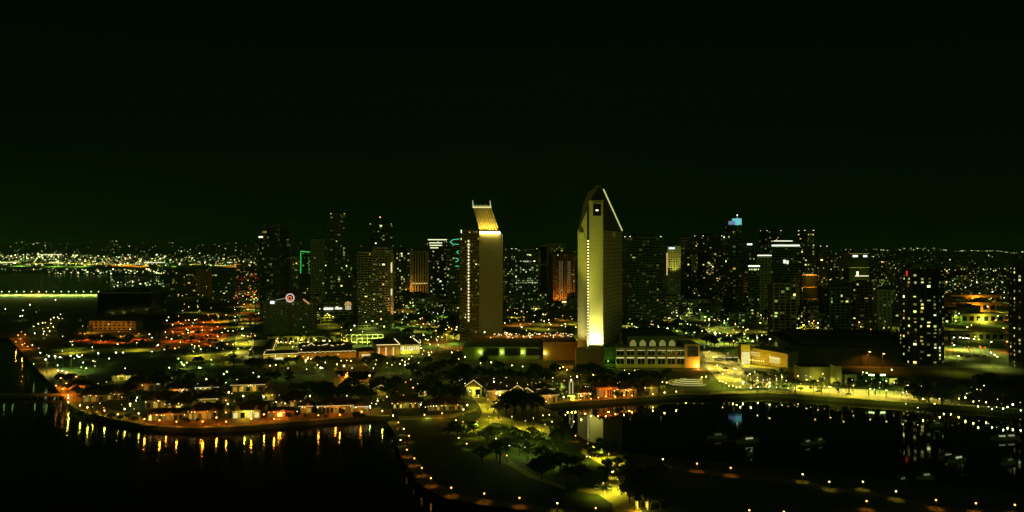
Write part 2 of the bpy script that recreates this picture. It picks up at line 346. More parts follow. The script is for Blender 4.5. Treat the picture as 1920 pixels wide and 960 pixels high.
def rooftop(root, P, z, r, mast=0, lights=0, pent=True):
    rb = MB(); C = Vector((sum(p[0] for p in P)/len(P), sum(p[1] for p in P)/len(P)))
    rb.prism(inset(P, .5), z+.05, z+.35)
    if pent:
        Q = [tuple(C+(Vector(p)-C)*r.uniform(.42, .6)) for p in P] if False else [tuple(C+(Vector(p)-C)*.5) for p in P]
        rb.prism(Q, z+.35, z+r.uniform(3, 5.5))
        sz = max(1.0, (Vector(P[0])-C).length*.12)
        for _ in range(3):
            q = C+(Vector(r.choice(P))-C)*r.uniform(.6, .75); rb.box(q.x-sz, q.x+sz, q.y-sz, q.y+sz, z+.35, z+1.6+r.random())
    rb.build('roof', 'roof', root)
    if mast:
        mb = MB(); mb.cyl(C.x, C.y, z, z+mast, .45, .12, 6); mb.build('mast', 'metal', root)
    if lights:
        for k in range(lights):
            q = C+(Vector(P[k % len(P)])-C)*.9; lb = MB(); lb.box(q.x-.5, q.x+.5, q.y-.5, q.y+.5, z+.7, z+1.7, mul((1, .95, .7), 5)); lb.build('roof_light', 'lit', root)

ROT = R(15)
def tower(name, label, x0, x1, top, Y, aspect=.8, rot=ROT, m='grey', fl=3.4, bay=4.2, band=.4, pw=.5, lit=.08, k=1.0, cols=None, strip=0.0, mast=0, lights=0, pent=True, seed=0, cat='building', group=None, plan=None, pier_out=.1, z0=2.4):
    r = random.Random(int(x0*31+x1*7+top)+seed)
    w, d, X = fit(x0, x1, Y, aspect, rot); z1 = zat(top, Y)
    root = thing(name, label, cat, (X, Y, z0), rot, group)
    if plan == 'oval': P = ngon(w/2, d/2, 20)
    elif plan == 'oct':
        q = .28; P = [(-w/2+w*q, -d/2), (w/2-w*q, -d/2), (w/2, -d/2+d*q), (w/2, d/2-d*q), (w/2-w*q, d/2), (-w/2+w*q, d/2), (-w/2, d/2-d*q), (-w/2, -d/2+d*q)]
    else: P = rect(w, d)
    wl, gl, wi = MB(), MB(), MB()
    facade(P, 0, z1-z0, fl, bay, band, pw, lit, wl, gl, wi, r, k, cols, strip=strip, pier_out=pier_out)
    finish(root, wl, gl, wi, m); rooftop(root, P, z1-z0, r, mast, lights, pent)
    root['_w'] = w; root['_d'] = d; root['_h'] = z1-z0
    return root
def strip_on(root, name, fx0, fx1, z0, z1, c, side=-1, out_=.5, parent=None):
    """lit panel on the front face between fractions fx0..fx1 of its width, heights measured from the top"""
    w, d, h = root['_w'], root['_d'], root['_h']; b = MB(); y = side*(d/2+out_)
    b.box(-w/2+fx0*w, -w/2+fx1*w, min(y, y+.3), max(y, y+.3), h-z0, h-z1, c); return b.build(name, 'lit', root)

# ------------------------------------------------------------------ the floodlit hotel tower (chisel top)
def P3(px, Y): return (xat(px, Y), Y)
def cut(bm, co, no):
    g = bm.verts[:]+bm.edges[:]+bm.faces[:]
    r = bmesh.ops.bisect_plane(bm, geom=g, plane_co=co, plane_no=no, clear_outer=True)
    es = [x for x in r['geom_cut'] if isinstance(x, bmesh.types.BMEdge)]
    if es: bmesh.ops.edgeloop_fill(bm, edges=es)
def bm_obj(bm, name, m, parent):
    me = bpy.data.meshes.new(name); bmesh.ops.recalc_face_normals(bm, faces=bm.faces); bm.to_mesh(me); bm.free(); me.materials.append(M[m])
    o = bpy.data.objects.new(name, me); COL.objects.link(o); o.parent = parent; return o
def extrude_bm(P, z0, z1):
    bm = bmesh.new(); lo = [bm.verts.new((p[0], p[1], z0)) for p in P]; hi = [bm.verts.new((p[0], p[1], z1)) for p in P]; n = len(P)
    bm.faces.new(lo[::-1]); bm.faces.new(hi)
    for i in range(n): bm.faces.new((lo[i], lo[(i+1) % n], hi[(i+1) % n], hi[i]))
    return bm
hy = thing('hotel_tower', 'tall floodlit chisel topped hotel tower glowing yellow beside the bay', 'tower', (0, 0, 0))
L0, F1, F2, R0, R1, B0 = P3(1083.3, 606), P3(1104.5, 597), P3(1131.2, 599), P3(1166, 660), P3(1150, 692), P3(1095, 675)
body = extrude_bm([L0, F1, F2, R0, R1, B0], 2.4, 151)
xl, xm = xat(1083.3, 606), xat(1119, 602)
cut(body, (xl, 606, 113.6), Vector((-37, 0, xm-xl)).normalized())
cut(body, (F2[0], 599, 147.2), Vector((33.5, 0, R0[0]-F2[0])).normalized())
bm_obj(body, 'wall', 'cream', hy)
PA, PB = P3(1105, 590.5), P3(1130.6, 590.5)
pier = [PA, PB, (PB[0]+.2, 600), (PA[0]+.15, 600)]
pb = MB(); pb.prism(pier, 2.4, 137.4); pb.build('front_pier', 'cream', hy)
tb = MB()
tb.prism([(PA[0]-.25, 590.2), (PB[0]+.25, 590.2), (PB[0]+.3, 600.2), (PA[0]-.2, 600.2)], 137.2, 138.4)
tb.build('parapet', 'cream', hy)
ob = MB(); ob.box(xat(1112, 590), xat(1127, 590), 590.15, 590.45, zat(404.5, 590), zat(381.5, 590)); op = ob.build('top_opening', 'glass', hy)
fb = MB(); xo0, xo1, zo0, zo1 = xat(1112, 590), xat(1127, 590), zat(404.5, 590), zat(381.5, 590)
fb.box(xo0-.5, xo0-.02, 589.9, 590.48, zo0-.5, zo1+.5); fb.box(xo1+.02, xo1+.5, 589.9, 590.48, zo0-.5, zo1+.5); fb.box(xo0, xo1, 589.9, 590.47, zo1+.02, zo1+.5); fb.box(xo0, xo1, 589.9, 590.47, zo0-.5, zo0-.02)
fb.build('frame', 'cream', op)
lb = MB(); lb.box(xat(1117, 590), xat(1122, 590), 589.9, 590.1, zat(395.5, 590), zat(393, 590), mul(WHT, 2.0)); lb.build('lamp', 'lit', op)
# panel joints on the front pier and left facet, small dark windows of the right facet
jb = MB()
for k in range(40):
    z = 6+k*3.3
    if z < 136: jb.box(PA[0]+.3, PB[0]-.3, 590.47, 590.515, z, z+.10)
jb.build('panel_joint', 'cream', hy, kind='stuff')
jb = MB(); dl = Vector((F1[0]-L0[0], F1[1]-L0[1], 0)); nl = Vector((dl.y, -dl.x, 0)).normalized()
for k in range(33):
    z = 6+k*3.3; a = Vector((L0[0], L0[1], z))+dl*.12+nl*.03; b = Vector((L0[0], L0[1], z))+dl*.9+nl*.03
    jb.face([a, b, b+Vector((0, 0, .1)), a+Vector((0, 0, .1))])
jb.build('panel_joint', 'cream', hy, kind='stuff')
jb = MB(); dr = Vector((R0[0]-F2[0], R0[1]-F2[1], 0)); nr = Vector((dr.y, -dr.x, 0)).normalized(); dr1 = dr
for k in range(33):
    for j in range(7):
        z = 6+k*3.3; t = .1+j*.125; a = Vector((F2[0], F2[1], z))+dr*t+nr*.05; b = a+dr*.08
        if z < 112: jb.face([a, b, b+Vector((0, 0, 1.7)), a+Vector((0, 0, 1.7))])
jb.build('window', 'dark', hy, kind='stuff')
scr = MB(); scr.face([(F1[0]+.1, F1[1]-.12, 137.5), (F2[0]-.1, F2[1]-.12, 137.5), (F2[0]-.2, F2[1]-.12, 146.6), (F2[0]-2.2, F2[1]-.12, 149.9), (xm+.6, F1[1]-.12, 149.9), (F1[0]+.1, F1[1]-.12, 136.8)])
scr.face([Vector((F2[0], F2[1], 114.5))+nr*.12, Vector((R0[0], R0[1], 114.5))+nr*.12-dr*.02, Vector((F2[0], F2[1], 146.4))+nr*.12]); scr.build('crown_shade', 'roof', hy)  # dark panels put shade into the colour where the tower top stays unlit
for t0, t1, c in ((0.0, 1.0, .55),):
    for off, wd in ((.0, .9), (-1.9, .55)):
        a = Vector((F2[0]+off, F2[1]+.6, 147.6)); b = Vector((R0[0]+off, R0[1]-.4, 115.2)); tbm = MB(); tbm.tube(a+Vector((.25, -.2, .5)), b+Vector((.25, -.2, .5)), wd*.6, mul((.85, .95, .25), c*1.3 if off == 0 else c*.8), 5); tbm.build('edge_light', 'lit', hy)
mb = MB(); mb.box(xat(1116.5, 604), xat(1127, 604), 600, 609, 150.1, 151.6); mb.build('ridge_cap', 'dark', hy)
sw = None                                                       # column of stair windows in the seam beside the pier
for k in range(37):
    z = zat(452, 594)-k*(zat(452, 594)-zat(652, 594))/36.0
    if sw is None:
        b = MB(); b.box(-1.55, -.3, -.12, .12, -.6, .6, mul((1, .9, .36), 2.0)); sw = b.build('stair_window', 'lit', hy); q = sw
    else:
        q = sw.copy(); COL.objects.link(q)
    q.location = (xat(1104.6, 592), 590.6, z)
b = MB(); xs = xat(1104.6, 592); b.box(xs-1.9, xs+.05, 590.7, 591.0, zl_ if False else zat(655, 591), zat(386, 591)); b.build('dark_seam', 'black', hy)
for px, Y, w_ in ((1092, 602.4, 5.0), (1149, 628.5, 4.4)):
    b = MB(); z = zat(441, Y); b.box(xat(px, Y)-w_/2, xat(px, Y)+w_/2, Y-1.4, Y+1.2, z-2.2, z+2.4); b.build('balcony_box', 'pale', hy)
# podium under the tower with the floodlight ledge
pd = thing('tower_podium', 'reddish stone podium block under the floodlit chisel topped tower', 'building', (0, 0, 0))
xa, xb = xat(1079.5, 584), xat(1131.5, 582); zl = zat(654, 584)
b = MB(); b.box(xa, xb, 582.5, 590.3, 2.4, zl); b.build('wall', 'stone', pd)
b = MB(); b.box(xa, xb, 582.2, 582.48, zl-.8, zl+.25); b.build('parapet', 'stone', pd)
for k, px in enumerate((1083, 1104, 1131)):
    b = MB(); b.box(xat(px, 582)-.35, xat(px, 582)+.35, 581.9, 582.45, 2.4, zl-.9); b.build('buttress', 'stone', pd)
for k in range(6):
    px = 1087+k*8.2; x = xat(px, 586)
    fl_ = thing('floodlight', 'small floodlight on the podium ledge aimed up the chisel topped tower', 'floodlight', (x, 585.2, zl), 0, 'floodlights on the tower ledge')
    b = MB(); b.box(-.15, .15, -.15, .15, 0, .5); b.build('bracket', 'metal', fl_)
    b = MB(); b.prism([(-.6, -.35), (.6, -.35), (.6, .35), (-.6, .35)], .5, .95, None, [(-.7, -.1), (.7, -.1), (.7, .7), (-.7, .7)]); b.build('housing', 'metal', fl_)
    front = k >= 2
    light('SPOT', (1.0, .97, .36), 30000 if front else 14000, (0, 0, 1.1), fl_, .4, (Matrix.Rotation(0, 3, 'X') @ Vector((0, 0, 1))).to_track_quat('Z', 'Y').to_euler(), spot=R(120)).rotation_euler = aim((0, 0, 0), (0, 5, 11 if front else 14))
    light('SPOT', (.92, .97, .07), 34000 if front else 24000, (0, -.4, 1.2), fl_, .5, None, spot=R(42), blend=1.0).rotation_euler = aim((0, 0, 0), (0, 5.6, 50))

for k in range(4):
    fx = thing('floodlight', 'ground floodlight before the chisel topped tower aimed at its upper half', 'floodlight', (xat(1064+k*12.5, 566), 566, 2.5), 0, 'ground floodlights of the tower')
    b = MB(); b.box(-.15, .15, -.15, .15, 0, .7); b.build('bracket', 'metal', fx)
    b = MB(); b.prism(rect(1.5, .8), .7, 1.3, None, rect(1.7, 1.1)); b.build('housing', 'metal', fx)
    light('SPOT', (.90, 1.0, .10), 150000, (0, 0, 1.5), fx, .4, aim((0, 0, 0), (9-k*2.5, 26, 92)), spot=R(27), blend=.9)
# ------------------------------------------------------------------ the older hotel tower with the glowing slanted crown
oh = thing('crown_hotel', 'hotel tower with a glowing slanted crown and a column of lit windows', 'tower', (0, 0, 0))
Yc = 742
A, Bq, Cq = P3(862, 770), P3(899, 744), P3(942, 752)
Dq = (Cq[0]-6, 790); Eq = (A[0]+4, 800)
zt = zat(438, 745)
wl, gl, wi = MB(), MB(), MB(); rr = random.Random(5)
fp = [A, Bq, (Bq[0]+8, 778), (A[0]+6, 800)]
facade(fp, 2.4, zat(433, 760), 3.3, 4.0, .45, .9, .10, wl, gl, wi, rr, 1.1)
finish(oh, wl, gl, wi, 'stone')
b = MB(); b.prism([Bq, Cq, Dq, (Bq[0]+8.1, 792)], 2.4, zt); b.build('tower_wall', 'cream', oh)
b = MB(); n_ = 11
for k in range(n_+1):
    t = k/n_; x = Bq[0]+(Cq[0]-Bq[0])*t; y = Bq[1]+(Cq[1]-Bq[1])*t; b.box(x-.28, x+.28, y-.35, y+.2, 2.4, zt-.3)
b.build('facade_rib', 'cream', oh, kind='stuff')
sw = None
for k in range(26):
    z = zat(452, 757)-k*(zat(452, 757)-zat(601, 757))/25.0; x, y = A[0]+(Bq[0]-A[0])*.46, A[1]+(Bq[1]-A[1])*.46
    if sw is None:
        b = MB(); b.box(-.8, .8, -.55, .25, -.95, .95, mul((1, .82, .40), 1.3)); sw = b.build('stair_window', 'lit', oh); q = sw
    else: q = sw.copy(); COL.objects.link(q)
    q.location = (x, y-.2, z)
# crown: a slab leaning back from the eave
c00 = Vector((xat(901, 745), 745.2, zt+.9)); c10 = Vector((xat(936, 751), 751, zt+.9)); c01 = Vector((xat(887.5, 762), 762, zat(390, 762))); c11 = Vector((xat(920, 768), 768, zat(390, 768)))
th = Vector((0, 14, -3))
b = MB(); b.poly([c00, c10, c11, c01, c00+Vector((0, 24, 0)), c10+Vector((0, 24, 0)), c11+Vector((0, 5, 0)), c01+Vector((0, 5, 0))], [(0, 1, 2, 3), (4, 7, 6, 5), (0, 3, 7, 4), (1, 5, 6, 2), (3, 2, 6, 7), (0, 4, 5, 1)]); b.build('crown_slope', 'tan', oh)
nrm = (c10-c00).cross(c01-c00).normalized()
if nrm.y > 0: nrm = -nrm
for k in range(8):
    t = k/7; a = c00.lerp(c10, t); q = c01.lerp(c11, t); b = MB(); b.tube(a+nrm*.5, q+nrm*.5, .5, None, 4); b.build('crown_rib', 'cream', oh)
b = MB(); b.tube(c00+Vector((-.8, -1.2, .1)), c10+Vector((.8, -1.2, .1)), 1.0, mul((1, .92, .36), 9), 6); b.build('eave_light', 'lit', oh)
b = MB(); b.tube(c01+Vector((-.6, -.7, .8)), c11+Vector((.6, -.7, .8)), .65, mul((1, .92, .34), 1.0), 6)
for k in range(12):
    q = c01.lerp(c11, k/11.0); b.tube(q+Vector((0, -.7, 1.2)), q+Vector((0, -.7, 2.6+(k % 3)*.5)), .22, mul((1, .92, .34), .8), 4)
b.build('crest_light', 'lit', oh)
for q in (c01, c11):
    b = MB(); b.tube(q+Vector((0, -.7, .5)), q+Vector((-.6, -.7, 8.0)), .42, mul((1, .93, .5), .9), 5, .2); b.build('finial', 'lit', oh)
b = MB(); b.tube(P3(865.5, 768)+(zat(437, 768),), P3(865.5, 768)+(zat(431, 768),), .6, mul(WHT, 3), 5); b.build('corner_light', 'lit', oh)
for k in range(6):
    q = c00.lerp(c10, (k+.5)/6)+Vector((-.2, -2.6, 1.2)); up = (c01-c00)
    light('SPOT', (1.0, .74, .10), 42000, q, oh, .4, aim((0, 0, 0), up*1.0+Vector((0, 3.5, 0))), spot=R(55), blend=1.0, name='crown_lamp')
    light('POINT', (1.0, .78, .14), 800, q+Vector((0, 0, -1.6)), oh, .4, name='eave_lamp')

# ------------------------------------------------------------------ other named towers of the skyline
T = tower
t = T('tower', 'black round topped tower left of the neon green frame', 484, 548, 428, 980, .9, R(8), 'dark', 3.5, 4.2, .35, .5, .035, .6, plan='oct', seed=1)
b = MB(); P = ngon(t['_w']*.40, t['_d']*.4, 16); h = t['_h']; b.prism(P, h, h+5); b.prism(P, h+5, h+8, None, [(p[0]*.6, p[1]*.6) for p in P]); b.build('dome_cap', 'dark', t)
strip_on(t, 'corner_light', .02, .16, 13, 11, mul(WHT, 1.6))
hotel = T('hotel_block', 'broad greenish hotel with a glowing ring sign on its roof', 494, 594, 566, 845, .45, R(6), 'grey', 3.0, 3.0, .55, 1.3, .10, .5, seed=2)
w, d, h = hotel['_w'], hotel['_d'], hotel['_h']
b = MB(); n = 20; zc = h+5.5; yq = -d/2-.9; xr = w*.035
for i in range(n): 
    a0, a1 = 2*math.pi*i/n, 2*math.pi*(i+1)/n; b.tube((xr+4.4*math.cos(a0), yq, zc+4.4*math.sin(a0)), (xr+4.4*math.cos(a1), yq, zc+4.4*math.sin(a1)), .75, mul((1, .70, .58), .8), 5)
b.build('ring_sign', 'lit', hotel)
b = MB()
for i in range(12):
    a0, a1 = 2*math.pi*i/12, 2*math.pi*(i+1)/12; b.tube((xr-.4+2.1*math.cos(a0), yq, zc-.6+2.1*math.sin(a0)), (xr-.4+2.1*math.cos(a1), yq, zc-.6+2.1*math.sin(a1)), .6, mul((1, .25, .12), 1.0), 5)
b.build('ring_core', 'lit', hotel)
b = MB(); b.tube((xr-5, yq, zc-.2), (xr-16, yq, zc-2.6), .35, mul((.7, .9, .6), .5), 4); b.build('sign_arm', 'lit', hotel)
b = MB(); b.box(-w*.36, -w*.28, yq, yq+.4, h-1, h+2.0, mul((.9, 1, .9), 1.6)); b.build('lit_sign', 'lit', hotel)
b = MB(); b.box(xr-2, xr+2, yq+.5, yq+1.2, -0, h+1); b.build('sign_pylon', 'brown', hotel)
b = MB(); b.tube((w*.30, yq, h+4), (w*.42, yq, h-1.5), .8, mul((1, .55, .15), .6), 5); b.build('roof_edge_light', 'lit', hotel)
rb_ = MB(); rb_.prism([(-w*.1, -d*.3), (w*.42, -d*.3), (w*.42, d*.3), (-w*.1, d*.3)], h+.4, h+8, None, [(w*.0, -d*.1), (w*.32, -d*.1), (w*.32, d*.1), (w*.0, d*.1)]); rb_.build('hip_roof', 'roof', hotel)
t = T('office_tower', 'dark tower with a neon green outline on one corner', 562, 582, 470, 1500, 1, ROT, 'dark', 4, 4.5, .3, .5, .16, .7, seed=3)
w, d, h = t['_w'], t['_d'], t['_h']; b = MB(); NG = mul((.02, .9, .13), 1.1)
b.tube((-w/2+2, -d/2-.8, h-46), (-w/2+2, -d/2-.8, h-3), .8, NG, 4); b.tube((-w/2+2, -d/2-.8, h-1), (w/2-1, -d/2-.8, h-3), .8, mul((.12, .9, .25), 1.0), 4)
b.tube((w/2-3, -d/2-.8, h-46), (w/2-3, -d/2-.8, h-12), .5, mul(NG, .35), 4); b.build('neon_outline', 'lit', t)
T('apartment_tower', 'pale slim tower beside the neon green frame', 583, 609, 450, 1250, .8, ROT, 'pale', 3.6, 5, .5, 1.2, .05, .6, seed=4)
t = T('tower', 'slender dark stepped tower with rooftop lights left of the gridded apartments', 614, 652, 418, 1180, .9, ROT, 'grey', 3.5, 4, .35, .6, .10, .7, lights=0, seed=5)
w, d, h = t['_w'], t['_d'], t['_h']; wl, gl, wi = MB(), MB(), MB(); facade(rect(w*.78, d*.78), h+.3, h+13, 3.4, 4, .4, .6, .2, wl, gl, wi, random.Random(3), .8); wl.build('upper_wall', 'grey', t); gl.build('upper_glazing', 'glass', t); wi.build('lit_window', 'lit', t, kind='stuff')
for sx in (-1, 1):
    b = MB(); b.box(sx*w*.34-.6, sx*w*.34+.6, -d*.36, -d*.36+1, h+13.3, h+14.8, mul(YEL, 4)); b.build('roof_light', 'lit', t)
t = T('tower', 'dark tower with a red tipped mast behind the gridded apartments', 690, 736, 422, 1350, .8, ROT, 'dark', 3.6, 4.5, .35, .5, .09, .8, mast=14, lights=4, seed=6)
b = MB(); b.ball(0, 0, t['_h']+14.5, 1.1, mul((1, .35, .2), 4), 6, 4); b.build('beacon', 'lit', t)
# gridded apartment tower with rounded lit corner
t = T('apartment_tower', 'wide apartment tower with balcony grid and a pinkish lit corner', 671, 737, 474, 905, .5, R(10), 'cream', 3.05, 4.0, .42, .55, .11, .75, seed=7, pier_out=.35)
w, d, h = t['_w'], t['_d'], t['_h']
wl, gl, wi = MB(), MB(), MB(); facade([(-w*.08, -d/2-2), (w*.36, -d/2-2), (w*.36, d*.2), (-w*.08, d*.2)], 0, h+5.5, 3.05, 4, .42, .55, .12, wl, gl, wi, random.Random(9), .8, pier_out=.3)
wl.build('bay_wall', 'cream', t); gl.build('bay_glazing', 'glass', t); wi.build('lit_window', 'lit', t, kind='stuff')
b = MB(); b.cyl(w*.46, -d/2+.5, 0, h-2, 2.6, None, 10); b.build('corner_drum', 'cream', t)
b = MB(); b.cyl(w*.46, -d/2+.5, h-2, h+8, 2.5, .3, 10); b.build('corner_cap', 'cream', t)
for zz0, zz1 in ((h-24, h-12), (h-52, h-44)):
    b = MB(); b.box(w*.46-1.1, w*.46+.6, -d/2-2.5, -d/2-2.0, zz0, zz1, mul((1, .95, .4), .9)); b.build('corner_light', 'lit', t)
light('SPOT', (1, .45, .16), 40000, (w*.46+3, -d/2-12, 3), t, .4, aim((w*.46+3, -d/2-12, 3), (w*.46, -d/2, 36)), spot=R(40), name='corner_lamp')
T('office_block', 'dark office block dotted with cool white windows beside the gridded apartments', 741, 768, 470, 1400, .9, ROT, 'dark', 4, 4.5, .3, .6, .34, .8, cols=[(.9, 1, .38), (.95, 1, .3)], seed=8)
t = T('office_block', 'pale vertically ribbed office block left of the striped crown tower', 767, 803, 472, 1420, .6, ROT, 'pale', 60, 5, .02, 2.2, .0, 1, seed=9, pier_out=.6)
strip_on(t, 'lit_ledge', .0, 1.0, 62, 60, mul(YEL, 1.0)); light('POINT', LO, 26000, (-18, -t['_d']/2-16, 12), t, 1, name='base_lamp')
t = T('office_tower', 'tower crowned by stacked white light stripes and a thin mast', 798, 845, 448, 1500, .7, ROT, 'dark', 4, 4.5, .3, .5, .20, .7, mast=26, seed=10, cols=[(.9, 1, .5), (1, .6, .3), (.9, 1, .7)])
for a, b_, z in ((0, .86, 1.6), (.06, .62, 8), (.07, .6, 13), (.1, .45, 18)): strip_on(t, 'stripe_light', a, b_, z+1.0, z-.6, mul((.95, 1, .55), 1.5), out_=.9)
t = T('office_tower', 'dark green tower with teal zigzag neon left of the crowned hotel', 838, 866, 450, 1380, .8, R(4), 'green', 4, 4.5, .35, .5, .10, .7, seed=11)
w, d, h = t['_w'], t['_d'], t['_h']; b = MB(); TC = mul((.12, .9, .5), 1.1); yq = -d/2-.8
zg = lambda py: zat(py, 1380-d/2)-2.4; xg = lambda px: xat(px, 1380)-t.location.x
for s in ([(861, 448), (850, 449), (844, 454), (850, 458), (860, 458)], [(860, 470), (856, 473), (860, 476)], [(854, 484), (859, 485), (859, 489), (854, 491)], [(854, 499), (861, 499)]):
    for p, q in zip(s, s[1:]): b.tube((xg(p[0]), yq, zg(p[1])), (xg(q[0]), yq, zg(q[1])), .6, TC, 4)
b.build('neon_sign', 'lit', t)
T('office_block', 'slim tower just right of the crowned hotel', 943, 960, 466, 1300, .9, ROT, 'grey', 3.6, 4, .4, .5, .22, .8, seed=12)
T('office_tower', 'glassy green tower with bright window columns between the two hotels', 957, 1009, 468, 1260, .8, ROT, 'green', 3.6, 4.2, .35, .5, .20, .7, strip=.10, seed=13, lights=4, cols=[(.7, 1, .4), (.95, 1, .5)])
T('apartment_tower', 'pale blank fin of a tower left of the orange lit office', 1009, 1026, 461, 1310, 1.2, ROT, 'cream', 40, 30, .03, 0, .0, 1, seed=14, pent=False)
T('office_tower', 'pale shouldered tower behind the orange lit office', 1022, 1060, 458, 1450, .8, ROT, 'pale', 3.8, 5, .45, .8, .10, .7, strip=.07, seed=15, mast=8)
t = T('office_tower', 'dark office with vertical light lines and an orange floodlit base', 1028, 1078, 477, 1240, .7, ROT, 'brown', 3.6, 3.2, .15, 1.1, .07, .8, seed=16, pier_out=.5)
w, d, h = t['_w'], t['_d'], t['_h']
for fx in (.30, .40, .68, .76):
    b = MB()
    for k in range(20): b.box(-w/2+fx*w-.3, -w/2+fx*w+.3, -d/2-.9, -d/2-.6, h-12-k*3.6, h-14.2-k*3.6+.9, mul((.9, .95, .35), .55))
    b.build('light_line', 'lit', t, kind='stuff')
for k in range(5): light('SPOT', (1, .36, .02), 42000, (-w/2+w*(k+.5)/5, -d/2-7, 4), t, .5, aim((0, -7, 4), (0, 0, 26)), spot=R(70), name='base_lamp')
b = MB(); b.box(-w*.1, w*.16, -d/2-2.5, -d/2-1.5, 6, 8.5, mul((1, .75, .25), 2)); b.build('entrance_light', 'lit', t)
T('apartment_tower', 'wide dark green slab directly right of the floodlit tower', 1168, 1243, 446, 930, .5, R(10), 'green', 3.3, 4.5, .4, .5, .018, .8, lights=4, seed=17)
t = T('office_tower', 'pale tower with a blue white sign across its top', 1240, 1276, 463, 1150, .8, R(20), 'pale', 3.6, 5, .5, 1.6, .0, 1, seed=18)
w, d, h = t['_w'], t['_d'], t['_h']; strip_on(t, 'roof_sign', .08, .52, 3.2, .8, mul((.62, .8, 1), 1.8), out_=.9)
b = MB(); b.box(-w/2-.9, -w/2-.2, -d/2+.5, -d/2+1.8, h-44, h-9, mul((1, .70, .22), .9)); b.build('edge_light', 'lit', t)
light('SPOT', (.9, .85, .12), 70000, (0, -d/2-24, h-52), t, .5, aim((0, -24, -52), (0, 0, -14)), spot=R(60), name='wall_lamp')
T('tower', 'near black tower right of the blue signed tower', 1274, 1304, 447, 1180, .8, ROT, 'dark', 3.6, 4.5, .4, .6, .05, .7, seed=19)
T('apartment_tower', 'stepped apartment tower with warm windows and twin white roof lights', 1300, 1356, 444, 1280, .8, ROT, 'dark', 3.5, 4.2, .35, .5, .10, .9, lights=4, seed=20, cols=[(1, .7, .3), (1, .8, .4)])
t = T('apartment_block', 'dark block with a cluster of golden lit floors below the stepped tower', 1296, 1340, 478, 1120, .7, ROT, 'dark', 3.4, 4, .35, .5, .09, .8, seed=21)
w, d, h = t['_w'], t['_d'], t['_h']; b = MB(); r_ = random.Random(2)
for i in range(5):
    for j in range(8):
        if r_.random() < .7: x = w*(.02+.085*i); b.box(x, x+1.6, -d/2-.4, -d/2-.1, h-14-j*2.3, h-12.4-j*2.3, glow(r_, .6, [(1, .85, .2), (1, .95, .4)]))
b.build('lit_window', 'lit', t, kind='stuff')
t = T('tower', 'tallest right hand tower topped by a cyan lit box', 1356, 1391, 424, 1020, .9, ROT, 'green', 3.4, 4.2, .35, .5, .055, .7, seed=22)
w, d, h = t['_w'], t['_d'], t['_h']; b = MB(); b.box(w*.08, w*.5, -d*.46, d*.2, h+1, h+10.5, (.16, .62, .62)); b.build('lit_crown', 'lit', t)
b = MB(); b.box(-w*.28, -w*.02, -d*.46, d*.1, h+2, h+7, (.15, .22, .40)); b.build('lit_plant_room', 'lit', t)
b = MB(); b.cyl(w*.4, 0, h+10.5, h+15, .2, .1, 5); b.ball(w*.4, 0, h+15.4, .9, mul(WHT, 3), 6, 4); b.build('beacon', 'lit', t)
t = T('office_tower', 'slim dark tower with a small oval white sign near the top', 1389, 1415, 455, 1040, .9, ROT, 'green', 3.5, 4.2, .4, .5, .06, .7, seed=23); strip_on(t, 'roof_sign', .15, .7, 3.4, 1.4, mul((.9, 1, .75), 2.2))
t = T('office_block', 'block with a white light band over its pale right end', 1408, 1446, 478, 1000, .7, ROT, 'pale', 3.6, 5, .5, 1.6, .03, .7, seed=24); strip_on(t, 'band_light', 0, 1, 1.2, .1, mul((.95, 1, .7), 2.0), out_=.8)
t = T('office_block', 'low block with a white light bar above five small lamps', 1393, 1424, 498, 960, .7, ROT, 'green', 3.6, 4, .4, .5, .10, .7, seed=25); strip_on(t, 'band_light', 0, 1, 1.3, -.3, mul((.95, 1, .75), 2.0), out_=.8)
for k in range(5): strip_on(t, 'lamp', .1+k*.19, .17+k*.19, 5.5, 4.2, mul((.95, 1, .5), 1.6))
t = T('office_block', 'broad dark block under a double white light band', 1430, 1499, 459, 1080, .6, R(4), 'green', 3.8, 4.5, .35, .5, .03, .7, seed=26); strip_on(t, 'band_light', .05, 1.0, 2.0, 0.2, mul((.95, 1, .75), 2.2), out_=.8)
w, d, h = t['_w'], t['_d'], t['_h']; b = MB(); b.box(-w*.32, w*.32, -d*.3, -d*.3+.5, h+5.0, h+6.2, mul((.95, 1, .75), 1.5)); b.build('band_light', 'lit', t)
b = MB(); b.box(-w*.05, w*.02, -d/2-.9, -d/2-.4, h-27, h-22, mul((.9, 1, .7), 1.6)); b.box(w*.05, w*.12, -d/2-.9, -d/2-.4, h-28, h-23, mul((.9, 1, .7), 1.2)); b.build('lit_sign', 'lit', t)
T('apartment_tower', 'speckled tower rising behind the double white light band', 1424, 1466, 434, 1500, .7, ROT, 'dark', 3.8, 5, .35, .5, .22, .7, lights=4, seed=27)
T('apartment_tower', 'slender speckled apartment tower right of the double white band', 1496, 1527, 434, 1180, .9, ROT, 'grey', 3.5, 4.2, .35, .5, .26, .75, lights=4, seed=28)
T('apartment_tower', 'mid height speckled tower left of the pale masted hotel', 1529, 1552, 463, 1300, .9, ROT, 'grey', 3.6, 4.5, .35, .5, .22, .7, lights=2, seed=29)
t = T('hotel_tower', 'pale blank hotel with two white roof signs and a mast', 1580, 1630, 476, 1180, .5, R(8), 'pale', 24, 40, .03, 0, .0, 1, mast=18, seed=30)
strip_on(t, 'roof_sign', .18, .42, 5, 2, mul((.85, 1, .8), 2)); strip_on(t, 'roof_sign', .70, .88, 5, 2, mul((.85, 1, .8), 2))
for k in range(10): strip_on(t, 'ledge_light', .30+k*.068, .34+k*.068, 36, 34.6, mul((1, .95, .6), 1.6))
strip_on(t, 'ledge_light', .36, .46, 36, 28, mul((1, .95, .6), 1.6)); light('SPOT', (.8, .9, .12), 130000, (4, -t['_d']/2-30, t['_h']-60), t, .5, aim((0, -30, -60), (0, 0, -18)), spot=R(95), name='wall_lamp')
